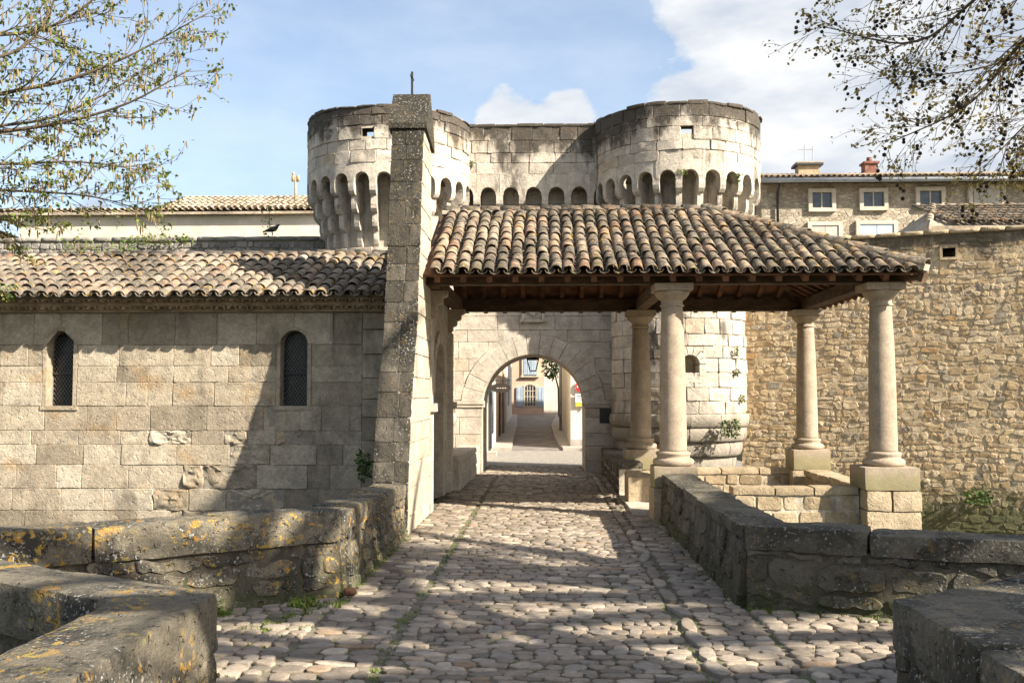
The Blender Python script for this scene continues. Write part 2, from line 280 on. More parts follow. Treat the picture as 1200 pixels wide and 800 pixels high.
# ------------------------------------------------------------------ mesh helpers
class MB:
    def __init__(s): s.v = []; s.f = []; s.t = []
    def add(s, vs, fs, t=.5):
        o = len(s.v); s.v += [tuple(p) for p in vs]; s.f += [tuple(i + o for i in f) for f in fs]; s.t += [t]*len(vs); return s
    def box(s, x0, x1, y0, y1, z0, z1, t=.5):
        vs = [(x, y, z) for z in (z0, z1) for y in (y0, y1) for x in (x0, x1)]
        return s.add(vs, [(0, 2, 3, 1), (4, 5, 7, 6), (0, 1, 5, 4), (2, 6, 7, 3), (0, 4, 6, 2), (1, 3, 7, 5)], t)
    def mbox(s, mp, u0, u1, v0, v1, d0, d1, t=.5):      # box in a wall's own frame
        vs = [mp(u, v, d) for d in (d0, d1) for v in (v0, v1) for u in (u0, u1)]
        return s.add(vs, [(0, 2, 3, 1), (4, 5, 7, 6), (0, 1, 5, 4), (2, 6, 7, 3), (0, 4, 6, 2), (1, 3, 7, 5)], t)
    def beam(s, a, b, w, h, t=.5, up=(0, 0, 1)):
        a, b = Vector(a), Vector(b); d = (b - a).normalized(); side = d.cross(Vector(up)).normalized(); u2 = side.cross(d)
        vs = [p + side*sx*w/2 + u2*sz*h/2 for p in (a, b) for sz in (-1, 1) for sx in (-1, 1)]
        return s.add(vs, [(0, 1, 3, 2), (4, 6, 7, 5), (0, 4, 5, 1), (2, 3, 7, 6), (0, 2, 6, 4), (1, 5, 7, 3)], t)
    def prism(s, poly, z0, z1, t=.5):                    # plan polygon, counter-clockwise
        k = len(poly); vs = [(x, y, z0) for x, y in poly] + [(x, y, z1) for x, y in poly]
        return s.add(vs, [tuple(range(k - 1, -1, -1)), tuple(range(k, 2*k))] + [(i, (i + 1) % k, (i + 1) % k + k, i + k) for i in range(k)], t)
    def tube(s, pts, rad, k=6, t=.5, cap=True):
        pts = [Vector(p) for p in pts]; vs = []; fs = []
        ref = Vector((.31, .17, .93))
        for i, p in enumerate(pts):
            d = (pts[min(i + 1, len(pts) - 1)] - pts[max(i - 1, 0)]).normalized()
            a = d.cross(ref)
            if a.length < .05: a = d.cross(Vector((1, 0, 0)))
            a.normalize(); b2 = d.cross(a)
            r = rad[i] if isinstance(rad, (list, tuple)) else rad
            vs += [p + (a*math.cos(2*math.pi*j/k) + b2*math.sin(2*math.pi*j/k))*r for j in range(k)]
        for i in range(len(pts) - 1):
            for j in range(k):
                q = (j + 1) % k; fs.append((i*k + j, i*k + q, (i + 1)*k + q, (i + 1)*k + j))
        if cap: fs += [tuple(range(k - 1, -1, -1)), tuple(range((len(pts) - 1)*k, len(pts)*k))]
        return s.add(vs, fs, t)
    def lathe(s, cx, cy, prof, k=28, t=.5):
        vs = []; fs = []
        for r, z in prof: vs += [(cx + r*math.cos(2*math.pi*j/k), cy + r*math.sin(2*math.pi*j/k), z) for j in range(k)]
        for i in range(len(prof) - 1):
            for j in range(k):
                q = (j + 1) % k; fs.append((i*k + j, i*k + q, (i + 1)*k + q, (i + 1)*k + j))
        fs += [tuple(range(k - 1, -1, -1)), tuple(range((len(prof) - 1)*k, len(prof)*k))]
        return s.add(vs, fs, t)
    def ball(s, c, r, t=.5, k=6, sc=(1, 1, 1)):
        c = Vector(c); vs = []; fs = []; nr = max(3, k//2 + 1)
        for i in range(1, nr):
            a = math.pi*i/nr
            vs += [(c.x + r*sc[0]*math.sin(a)*math.cos(2*math.pi*j/k), c.y + r*sc[1]*math.sin(a)*math.sin(2*math.pi*j/k), c.z + r*sc[2]*math.cos(a)) for j in range(k)]
        o = len(vs); vs += [(c.x, c.y, c.z + r*sc[2]), (c.x, c.y, c.z - r*sc[2])]
        for j in range(k):
            q = (j + 1) % k; fs.append((o, j, q)); fs.append((o + 1, (nr - 2)*k + q, (nr - 2)*k + j))
            for i in range(nr - 2): fs.append((i*k + j, (i + 1)*k + j, (i + 1)*k + q, i*k + q))
        return s.add(vs, fs, t)
    def build(s, name, mat, parent=None, smooth=False, kind=None):
        me = bpy.data.meshes.new(name); me.from_pydata(s.v, [], s.f)
        a = me.attributes.new('tint', 'FLOAT', 'POINT'); a.data.foreach_set('value', s.t)
        if smooth: me.polygons.foreach_set('use_smooth', [True]*len(me.polygons))
        if smooth == 2: me.set_sharp_from_angle(angle=R(38))
        me.materials.append(M[mat] if isinstance(mat, str) else mat)
        o = bpy.data.objects.new(name, me); C.objects.link(o)
        if parent is not None:
            o.parent = parent
            if parent.type == 'EMPTY': o.matrix_parent_inverse = Matrix.Translation(-parent.location)
        if kind: o['kind'] = kind
        return o

def thing(name, label, cat, loc, group=None):
    o = bpy.data.objects.new(name, None); C.objects.link(o); o.location = loc
    o.empty_display_size = .2
    o['label'] = label; o['category'] = cat
    if group: o['group'] = group
    return o
def tag(o, label, cat, group=None, kind=None):
    o['label'] = label; o['category'] = cat
    if group: o['group'] = group
    if kind: o['kind'] = kind
    return o
def structure(o): o['kind'] = 'structure'; return o

def plane_map(p0, p1, z=0.0):
    p0 = Vector((p0[0], p0[1], 0)); p1 = Vector((p1[0], p1[1], 0)); u = (p1 - p0).normalized(); nn = u.cross(Vector((0, 0, 1)))
    def f(a, v, d): return p0 + u*a + nn*d + Vector((0, 0, v + z))
    f.length = (p1 - p0).length
    return f
def cyl_map(cx, cy, r):
    def f(u, v, d):
        a = u/r; return Vector((cx + (r + d)*math.sin(a), cy - (r + d)*math.cos(a), v))
    return f

def courses(u0, u1, v0, v1, hr, wr, holes=(), breaks=()):
    """rectangles of coursed masonry; holes are (u0,u1,v0,v1) boxes left free; breaks are vertical joints"""
    out = []; v = v0
    while v < v1 - .02:
        h = U(*hr)
        if v + h > v1 - hr[0]*.6: h = v1 - v
        spans = [(u0, u1)]
        for b in breaks:
            spans = [q for s in spans for q in (((s[0], b), (b, s[1])) if s[0] + .02 < b < s[1] - .02 else (s,))]
        for a, b, c, d in holes:
            if c < v + h*.5 < d or (v < c < v + h and d < v + h):
                spans = [q for s in spans for q in (((s[0], min(s[1], a)), (max(s[0], b), s[1])) if s[1] > a and s[0] < b else (s,)) if q[1] - q[0] > .03]
        for s in spans:
            u = s[0]
            while u < s[1] - .01:
                w = U(*wr)
                if u + w > s[1] - wr[0]*.55: w = s[1] - u
                out.append((u, u + w, v, v + h)); u += w
        v += h
    return out

def outline(r, gap, jit, corner, step=.16, circ=None, wave=0.0):
    u0, u1, v0, v1 = r; g = gap/2
    u0 += g; u1 -= g; v0 += g; v1 -= g
    if u1 - u0 < .02 or v1 - v0 < .02: return None
    c = min(corner, (u1 - u0)*.3, (v1 - v0)*.3)
    cs = [((u0 + c, v0), (u1 - c, v0)), ((u1, v0 + c), (u1, v1 - c)), ((u1 - c, v1), (u0 + c, v1)), ((u0, v1 - c), (u0, v0 + c))]
    pts = []
    for a, b in cs:
        L = math.hypot(b[0] - a[0], b[1] - a[1]); k = max(1, int(L/step))
        for i in range(k + 1):
            t = i/k; pts.append([a[0] + (b[0] - a[0])*t + U(-jit, jit), a[1] + (b[1] - a[1])*t + U(-jit, jit)])
    if wave:
        for p in pts: p[1] += wave*noise.noise(Vector((p[0]*1.3, p[1]*1.1, 3.3))); p[0] += wave*.7*noise.noise(Vector((p[0]*1.1, p[1]*1.7, 9.1)))
    if circ:
        cu, cv, rr = circ; moved = 0
        for p in pts:
            dx, dy = p[0] - cu, p[1] - cv; q = math.hypot(dx, dy)
            if q < rr and (dy > -.02 or abs(dx) < rr*.2): p[0] = cu + dx/q*rr; p[1] = cv + dy/q*rr; moved += 1
        if moved == len(pts): return None
    ar = sum(pts[i][0]*pts[(i + 1) % len(pts)][1] - pts[(i + 1) % len(pts)][0]*pts[i][1] for i in range(len(pts)))/2
    if ar < .0015: return None
    return pts

def stone_geo(pts, mp, proud, bev, back=.05, rough=0.0, bulge=0.0):
    k = len(pts); cu = sum(p[0] for p in pts)/k; cv = sum(p[1] for p in pts)/k
    sd = U(0, 40); tl = (U(-1, 1)*.012, U(-1, 1)*.012)
    def dep(u, v):
        e = noise.noise(Vector((u*4.5, v*4.5, sd))) + .5*noise.noise(Vector((u*11, v*11, sd))) + (.5*noise.noise(Vector((u*19, v*26, sd))) if rough > .026 else 0)
        return proud + rough*e*1.6 + tl[0]*(u - cu) + tl[1]*(v - cv)
    vs = [mp(p[0], p[1], -back) for p in pts] + [mp(p[0], p[1], dep(*p) - bev) for p in pts]
    rings = (None, .86, .72, .58, .44, .3, .15) if rough > .026 else (None, .62, .3) if rough > .009 else (None,)
    for q_ in rings:
        for p in pts:
            dx, dy = cu - p[0], cv - p[1]; q = math.hypot(dx, dy) + 1e-6
            if q_ is None: e = min(bev, q*.45); a, c = p[0] + dx/q*e, p[1] + dy/q*e
            else: a, c = cu - dx*q_, cv - dy*q_
            vs.append(mp(a, c, dep(a, c) + (bulge*(1 - (q_ or 1)))))
    fs = []; top = 1 + len(rings)
    for a in range(top):
        fs += [(a*k + i, a*k + (i + 1) % k, (a + 1)*k + (i + 1) % k, (a + 1)*k + i) for i in range(k)]
    vs.append(mp(cu, cv, dep(cu, cv) + bulge)); c = len(vs) - 1
    fs += [(top*k + i, top*k + (i + 1) % k, c) for i in range(k)]
    return vs, fs

def lay(rects, mp, mat, parent, name='stone', gap=.014, jit=.004, corner=.012, bev=.012, proud=(.012, .03), rough=lambda r: 0.0, bulge=0.0,
        limit=300, circ=None, wave=0.0, step=.16, smooth=False, show=None, tint=None, bag=None):
    smooth = 2
    """one mesh object per stone for the largest that can be seen; what is past the limit is joined"""
    items = []
    for r in rects:
        p = outline(r, gap, jit, corner, step, circ, wave)
        if p: items.append((r, p))
    vis = [it for it in items if show is None or show(it[0])]
    vis.sort(key=lambda it: -(it[0][1] - it[0][0])*(it[0][3] - it[0][2]))
    own = set(id(it) for it in vis[:limit])
    rest = MB()
    for it in items:
        vs_, fs_ = stone_geo(it[1], mp, U(*proud), bev, .05, rough(it[0]), bulge)
        t = tint(it[0]) if tint else U(0, 1)
        if id(it) in own: MB().add(vs_, fs_, t).build(name, mat, parent, smooth)
        else: (bag if bag is not None else rest).add(vs_, fs_, t)
    if rest.v: rest.build('small_stones', mat, parent, smooth, 'stuff')

def arch_core(mb, mp, u0, u1, v0, v1, arches, depth, front=0.0, t=.5, seg=12):
    """wall slab with round-headed openings (cu, half width, sill, spring)"""
    f, b = front, front - depth
    def face(us, ds=(f, b)):
        pass
    def quad(a, c): # a=(u,v) list of 4 -> front and back
        mb.add([mp(u, v, f) for u, v in a], [(0, 1, 2, 3)], t); mb.add([mp(u, v, b) for u, v in a], [(3, 2, 1, 0)], t)
    cur = u0
    for cu, hw, sill, spr in sorted(arches):
        quad([(cur, v0), (cu - hw, v0), (cu - hw, v1), (cur, v1)], 0)
        if sill > v0 + .001: quad([(cu - hw, v0), (cu + hw, v0), (cu + hw, sill), (cu - hw, sill)], 0)
        arc = [(cu - hw*math.cos(math.pi*i/seg), spr + hw*math.sin(math.pi*i/seg)) for i in range(seg + 1)]
        for i in range(seg): quad([arc[i], arc[i + 1], (arc[i + 1][0], v1), (arc[i][0], v1)], 0)
        loop = [(cu - hw, sill)] + arc + [(cu + hw, sill)]
        for i in range(len(loop) - 1):
            a, c = loop[i], loop[i + 1]
            mb.add([mp(a[0], a[1], f), mp(a[0], a[1], b), mp(c[0], c[1], b), mp(c[0], c[1], f)], [(3, 2, 1, 0)], t)
        if sill > v0 + .001: mb.add([mp(cu - hw, sill, f), mp(cu + hw, sill, f), mp(cu + hw, sill, b), mp(cu - hw, sill, b)], [(0, 1, 2, 3)], t)
        cur = cu + hw
    quad([(cur, v0), (u1, v0), (u1, v1), (cur, v1)], 0)
    for a, c in (((u0, v1), (u1, v1)), ((u1, v0), (u0, v0)), ((u0, v0), (u0, v1)), ((u1, v1), (u1, v0))):
        mb.add([mp(a[0], a[1], f), mp(c[0], c[1], f), mp(c[0], c[1], b), mp(a[0], a[1], b)], [(0, 1, 2, 3)], t)
    return mb

def ring_stones(mp, cu, cv, r0, r1, n, a0, a1, mat, parent, name='voussoir', proud=.03, depth=.3, gap=.008):
    for i in range(n):
        b0 = a0 + (a1 - a0)*i/n + gap/r0/2; b1 = a0 + (a1 - a0)*(i + 1)/n - gap/r0/2
        ro = r1 + U(-.015, .015); k = 3
        inn = [(cu + r0*math.cos(b0 + (b1 - b0)*j/k), cv + r0*math.sin(b0 + (b1 - b0)*j/k)) for j in range(k + 1)]
        outp = [(cu + ro*math.cos(b1 - (b1 - b0)*j/k), cv + ro*math.sin(b1 - (b1 - b0)*j/k)) for j in range(k + 1)]
        p = outp + inn
        p = inn[::-1] + outp[::-1]
        ar = sum(p[q][0]*p[(q + 1) % len(p)][1] - p[(q + 1) % len(p)][0]*p[q][1] for q in range(len(p)))
        if ar < 0: p = p[::-1]
        vs_, fs_ = stone_geo([list(x) for x in p], mp, proud + U(-.006, .006), .012, depth)
        MB().add(vs_, fs_, U(.2, .9)).build(name, mat, parent)

def rounded_block(mp, u0, u1, v0, v1, d0, d1, r, amp, seg=.09, t=.5, mb=None, freq=2.2, seed=0.0):
    """weathered block: subdivided box with rounded arrises and an uneven surface"""
    mb = mb or MB()
    nu, nv, nd = (max(2, min(40, int((b - a)/seg))) for a, b in ((u0, u1), (v0, v1), (d0, d1)))
    idx = {}; vs = []; fs = []
    def vert(i, j, k):
        key = (i, j, k)
        if key in idx: return idx[key]
        p = Vector((u0 + (u1 - u0)*i/nu, v0 + (v1 - v0)*j/nv, d0 + (d1 - d0)*k/nd))
        q = Vector((min(max(p.x, u0 + r), u1 - r), min(max(p.y, v0 + r), v1 - r), min(max(p.z, d0 + r), d1 - r)))
        dv = p - q
        if dv.length > 1e-6: p = q + dv.normalized()*r
        w = Vector(mp(p.x, p.y, p.z)); s = w*freq + Vector((seed, seed*1.7, 0))
        w += noise.noise_vector(s)*amp + noise.noise_vector(s*3.1)*amp*.5 + noise.noise_vector(s*8.0)*amp*.3
        idx[key] = len(vs); vs.append(w); return idx[key]
    for i in range(nu):
        for j in range(nv):
            fs.append((vert(i, j, nd), vert(i + 1, j, nd), vert(i + 1, j + 1, nd), vert(i, j + 1, nd)))
            fs.append((vert(i, j, 0), vert(i, j + 1, 0), vert(i + 1, j + 1, 0), vert(i + 1, j, 0)))
    for i in range(nu):
        for k in range(nd):
            fs.append((vert(i, nv, k), vert(i, nv, k + 1), vert(i + 1, nv, k + 1), vert(i + 1, nv, k)))
            fs.append((vert(i, 0, k), vert(i + 1, 0, k), vert(i + 1, 0, k + 1), vert(i, 0, k + 1)))
    for j in range(nv):
        for k in range(nd):
            fs.append((vert(nu, j, k), vert(nu, j + 1, k), vert(nu, j + 1, k + 1), vert(nu, j, k + 1)))
            fs.append((vert(0, j, k), vert(0, j, k + 1), vert(0, j + 1, k + 1), vert(0, j + 1, k)))
    return mb.add(vs, fs, t)

def tile_geo(o, A, Sv, Nv, L=.47, r0=.098, r1=.078, flip=False, k=6, th=.014, lift=.022):
    """one clay canal tile: o = middle of its lower end, A across, Sv up the slope, Nv out of the roof"""
    vs = []; sg = -1 if flip else 1
    for (r, s, lf, q) in ((r0, 0, lift, 0), (r1, L, 0, 0), (r0, 0, lift, th), (r1, L, 0, th)):
        rr = r - q
        for i in range(k + 1):
            a = math.pi*i/k
            vs.append(o + A*(rr*math.cos(a)) + Sv*s + Nv*(sg*rr*.82*math.sin(a) + lf))
    w = k + 1; fs = []
    for i in range(k):
        fs.append((i, i + 1, w + i + 1, w + i)); fs.append((2*w + i + 1, 2*w + i, 3*w + i, 3*w + i + 1)); fs.append((i + 1, i, 2*w + i, 2*w + i + 1))
    return vs, fs

def tile_roof(roof, mat, eave0, eave1, up, pitch_len, spacing, expo, inside, show, limit, chan, bag):
    """covers as single tiles, channels joined"""
    e0, e1 = Vector(eave0), Vector(eave1); A = (e1 - e0).normalized(); Sv = Vector(up).normalized(); Nv = A.cross(Sv).normalized()
    if Nv.z < 0: Nv = -Nv
    ncol = int((e1 - e0).length/spacing); nrow = int(pitch_len/expo) + 1
    cand = []
    for i in range(ncol + 1):
        wob = U(-.012, .012)
        for j in range(nrow):
            a = i*spacing + wob*1.0 + U(-.013, .013); s = j*expo + U(-.035, .035) - (.05 if j == 0 else 0)
            L = min(.47, pitch_len - s + .04)
            if L < .12 or not inside(a, s + L*.4): continue
            rot = U(-.055, .055)
            Sr = (Sv + A*rot).normalized(); Ar = (A - Sv*rot).normalized()
            sag = .03*noise.noise(Vector((a*.5, s*.6, e0.z)))
            o = e0 + A*a + Sv*s + Nv*(.045 + sag + U(-.006, .012))
            g = tile_geo(o, Ar, Sr, Nv, L, .098 + U(-.006, .006), .079 + U(-.004, .004))
            cand.append((g, show(o)))
            # channel tile beside it
            o2 = e0 + A*(a + spacing/2) + Sv*(s - .02) + Nv*.075
            if inside(a + spacing/2, s + L*.4): chan.add(*tile_geo(o2, A, Sv, Nv, L, .088, .098, True, 4), U(0, .6))
    c = 0
    for g, v in cand:
        t = U(0, 1)
        if v and c < limit: MB().add(*g, t).build('roof_tile', mat, roof, True); c += 1
        else: bag.add(*g, t)

def ridge_tiles(roof, mat, a, b, bag=None, r=.12, name='ridge_tile', mortar=None):
    a, b = Vector(a), Vector(b); d = (b - a); L = d.length; d.normalize()
    A = d.cross(Vector((0, 0, 1))).normalized(); Nv = A.cross(d).normalized()
    if Nv.z < 0: Nv = -Nv
    n = int(L/.36)
    for i in range(n + 1):
        o = a + d*(i*L/(n + .2)) + Nv*U(-.008, .01) + A*U(-.012, .012)
        g = tile_geo(o, A, (d + A*U(-.04, .04)).normalized(), Nv, min(.44, (b - o).dot(d) + .06), r, r*.82)
        if bag is None: MB().add(*g, U(.2, .9)).build(name, mat, roof, True)
        else: bag.add(*g, U(.2, .9))
    if mortar is not None: mortar.beam(a - Nv*.02, b - Nv*.02, r*1.5, .10)

# ================================================================== THE SETTING
# ground: one sheet to the horizon, with the river channel cut across it
prof = [(-900, -.06), (3.2, -.06), (5.0, -3.2), (24.4, -3.2), (25.9, -.06), (36.5, -.06), (62, .70), (900, 1.6)]
mb = MB(); xs = [-900, -60, -25, -12, 0, 12, 25, 60, 900]
vsg = [(x, y, z) for y, z in prof for x in xs]; w = len(xs)
mb.add(vsg, [(j*w + i, j*w + i + 1, (j + 1)*w + i + 1, (j + 1)*w + i) for j in range(len(prof) - 1) for i in range(w - 1)])
structure(mb.build('ground', 'soil'))
structure(MB().add([(-900, 4.4, -2.75), (900, 4.4, -2.75), (900, 25, -2.75), (-900, 25, -2.75)], [(0, 1, 2, 3)]).build('river', 'water'))

# bridge body and its road
DL, DR = -2.0, 1.85
bridge = thing('bridge', 'old stone bridge that carries the cobbled road over the river', 'bridge', (0, 10, -3.2))
mb = MB(); mb.box(-2.44, 2.2, -7, 26.0, -3.1, -.05)
mb.prism([(-2.4, 5.4), (-2.4, 10.4), (-5.5, 7.8)], -3.1, -.052); mb.prism([(2.15, 5.8), (5.4, 8.3), (2.15, 10.1)], -3.1, -.052)
mb.build('bridge_body', 'parapet_joint', bridge)
mb = MB(); mb.add([(-2.1, -7, -.008), (2.1, -7, -.018), (2.1, 28.4, -.008), (-2.1, 28.4, -.008)], [(0, 1, 2, 3)])
mb.add([(-2.05, 5.6, -.012), (-2.05, 10.2, -.012), (-5.2, 7.8, -.012)], [(2, 0, 1)]); mb.add([(2.05, 5.9, -.012), (5.1, 8.3, -.012), (2.05, 9.9, -.012)], [(0, 1, 2)])
road = structure(mb.build('road', 'road_joint'))

def cobble_geo(cx, cy, w, h, z, dome, k=9):
    ph = U(0, 6.28); vs = []; fs = []
    tl = (U(-.05, .05), U(-.05, .05)); pr = []
    ex = U(2.3, 4.5); rot = U(-.25, .25); cr_, sr_ = math.cos(rot), math.sin(rot)
    for i in range(k):
        a = 2*math.pi*i/k + U(-.12, .12); c, s = math.cos(a), math.sin(a)
        q = (abs(c)**ex + abs(s)**ex)**(-1/ex)*U(.88, 1.06)
        x_, y_ = c*q*w/2, s*q*h/2; pr.append((x_*cr_ - y_*sr_, x_*sr_ + y_*cr_))
    for sc, dz in ((.98, -.05), (1.0, -dome*.7), (.94, -dome*.22), (.72, dome*.02), (.36, dome*.10)):
        for x, y in pr: vs.append((cx + x*sc, cy + y*sc, z + dz + (tl[0]*x + tl[1]*y)*sc + (U(-.002, .002) if sc < .99 else 0)))
    vs.append((cx, cy, z + dome*.15))
    for r in range(4): fs += [(r*k + i, r*k + (i + 1) % k, (r + 1)*k + (i + 1) % k, (r + 1)*k + i) for i in range(k)]
    fs += [(4*k + i, 4*k + (i + 1) % k, 5*k) for i in range(k)]
    return vs, fs
cob = []
def cobble_rows(y0, y1, xr, hr, wr, dome=(.016, .03), z=.02):
    y = y0
    while y < y1:
        h = U(*hr); x0, x1 = xr(y + h/2)
        x = x0 + U(0, .04)
        while x < x1 - .05:
            w_ = U(*wr)*U(.8, 1.2)
            if x + w_ > x1: w_ = x1 - x
            if w_ > .05:
                g = cobble_geo(x + w_/2, y + h/2 + U(-.012, .012) + .03*math.sin(x*2.1 + y*.6), w_*1.0, h*U(.92, 1.08), z + U(-.008, .008), U(*dome))
                yy = y + h/2; cob.append((w_*h/(yy*yy*yy), yy, x + w_/2, g))
            x += w_ + .006
        y += h
cobble_rows(4.2, 24.6, lambda y: (-1.22, 1.13), (.09, .165), (.10, .25), (.006, .012), .010)
cobble_rows(4.2, 24.6, lambda y: (DL, -1.27), (.11, .2), (.12, .32), (.006, .012), .010)
cobble_rows(4.2, 24.6, lambda y: (1.30, DR), (.11, .2), (.12, .32), (.006, .012), .010)
cobble_rows(6.1, 9.8, lambda y: (-2.02 - min((y - 5.75)*1.55, (10.0 - y)*1.4), -2.02), (.10, .18), (.10, .2), (.016, .03))
cobble_rows(6.3, 9.4, lambda y: (1.87, 1.87 + min((y - 6.05)*1.3, (9.6 - y)*2.3)), (.10, .18), (.12, .24), (.014, .024))
cobble_rows(24.6, 28.4, lambda y: (-1.62 if y > 25.8 else -1.95, .98 if y > 25.8 else 1.4), (.12, .17), (.13, .24), (.01, .02))
y = 4.2
while y < 24.5:                                 # the line of long kerb slabs that runs beside the right band
    L = U(.35, .7); g = cobble_geo(1.215 + .02*math.sin(y), y + L/2, .13, L, .028, .012, 10); cob.append((.13*L/y**3*1.2, y, 1.2, g)); y += L + .01
cob.sort(key=lambda c: -c[0])
rest = MB(); cnt = 0
for pri, yy, xx, g in cob:
    inview = yy > 6.4 and -.53*yy < xx < .49*yy
    if inview and cnt < 300: MB().add(*g, U(0, 1)).build('cobblestone', 'cobble', road, 2); cnt += 1
    else: rest.add(*g, U(0, 1))
rest.build('far_cobblestones', 'cobble', road, 2, 'stuff')

# paving and street behind the gate
structure(MB().add([(-6, 28.2, -.03), (6, 28.2, -.03), (6, 36.7, -.03), (-6, 36.7, -.03)], [(0, 1, 2, 3)]).build('gate_paving', 'paving'))
structure(MB().box(-3, 2.6, 28.4, 28.75, -.1, -.006).build('threshold_slab', 'kerb'))
mb = MB(); pr = [(36.7, -.026), (42, .16), (50, .42), (60, .76), (64, .86)]
ctr = [(-1.28, .62), (-1.35, .35), (-1.45, .25), (-1.75, .62), (-6, 5)]
vsg = [(c[e], y, z) for (y, z), c in zip(pr, ctr) for e in (0, 1)]
mb.add(vsg, [(2*i, 2*i + 1, 2*i + 3, 2*i + 2) for i in range(4)]); structure(mb.build('street', 'asphalt'))
for e, nm in ((0, -1), (1, 1)):
    mb = MB()
    for i in range(3):
        a = Vector((ctr[i][e], pr[i][0], pr[i][1])); b_ = Vector((ctr[i + 1][e], pr[i + 1][0], pr[i + 1][1])); o_ = Vector((nm*.12, 0, 0)); f_ = Vector((nm*.95, 0, 0)); z_ = Vector((0, 0, .10))
        mb.add([a, b_, b_ + z_, a + z_, a + o_ + z_, b_ + o_ + z_, a + f_ + z_, b_ + f_ + z_], [(0, 3, 2, 1) if e else (0, 1, 2, 3), (3, 4, 5, 2) if e else (3, 2, 5, 4), (4, 6, 7, 5) if e else (4, 5, 7, 6)])
    a = Vector((ctr[0][e], pr[0][0], pr[0][1])); f_ = Vector((nm*.95, 0, 0)); d_ = Vector((0, 0, -.1))
    mb.add([a + d_, a + f_ + d_, a + f_ + Vector((0, 0, .10)), a + Vector((0, 0, .10))], [(0, 1, 2, 3) if e else (3, 2, 1, 0)])
    structure(mb.build('pavement', 'kerb'))

# ================================================================== GATE: two towers, the wall between
TC = ((-4.07, 25.6), (3.38, 25.6)); RU, RL = 2.10, 1.68
def corbel_profile(proj, ztop, zbot, n=4):
    pts = []; hh = (ztop - zbot)/n
    for i in range(n):
        d = proj*(n - i)/n; d2 = proj*(n - i - 1)/n; zt = ztop - i*hh
        pts.append((d, zt)); pts.append((d, zt - hh*.42))
        for j in range(1, 4):
            a = math.pi/2*j/3; pts.append((d2 + (d - d2)*math.cos(a)*1.0, zt - hh*.42 - hh*.5*math.sin(a)))
    pts.append((0, zbot))
    return pts
def corbel_geo(mp, u, w, base, proj, ztop, zbot):
    pr_ = corbel_profile(proj, ztop, zbot); k = len(pr_)
    vs = [mp(u - w/2, z, base + d) for d, z in pr_] + [mp(u + w/2, z, base + d) for d, z in pr_]
    vs += [mp(u - w/2, ztop, base - .1), mp(u + w/2, ztop, base - .1), mp(u - w/2, zbot, base - .1), mp(u + w/2, zbot, base - .1)]
    fs = [(i, i + 1, k + i + 1, k + i) for i in range(k - 1)]
    fs += [(0, k, 2*k + 1, 2*k), tuple([2*k] + [2*k + 2] + list(range(k - 1, -1, -1))), tuple([2*k + 1] + list(range(k, 2*k)) + [2*k + 3])]
    return vs, fs
def arch_panel(mp, uc, tot, hw, spr, top, d0, d1, seg=8):
    """one machicolation bay: a slab with a round-headed notch"""
    lo = [(uc - tot/2, spr - .02), (uc - hw, spr - .02)] + [(uc - hw*math.cos(math.pi*i/seg), spr + hw*math.sin(math.pi*i/seg)) for i in range(seg + 1)] + [(uc + hw, spr - .02), (uc + tot/2, spr - .02)]
    n_ = len(lo); vs = [mp(u, v, d) for d in (d1, d0) for u, v in lo] + [mp(u, top, d) for d in (d1, d0) for u, v in lo]
    fs = []
    for i in range(n_ - 1):
        fs += [(i, i + 1, 2*n_ + i + 1, 2*n_ + i), (n_ + i + 1, n_ + i, 3*n_ + i, 3*n_ + i + 1), (i + 1, i, n_ + i, n_ + i + 1), (2*n_ + i, 2*n_ + i + 1, 3*n_ + i + 1, 3*n_ + i)]
    fs += [(0, 2*n_, 3*n_, n_), (n_ - 1, 2*n_ - 1, 4*n_ - 1, 3*n_ - 1)]
    return vs, fs

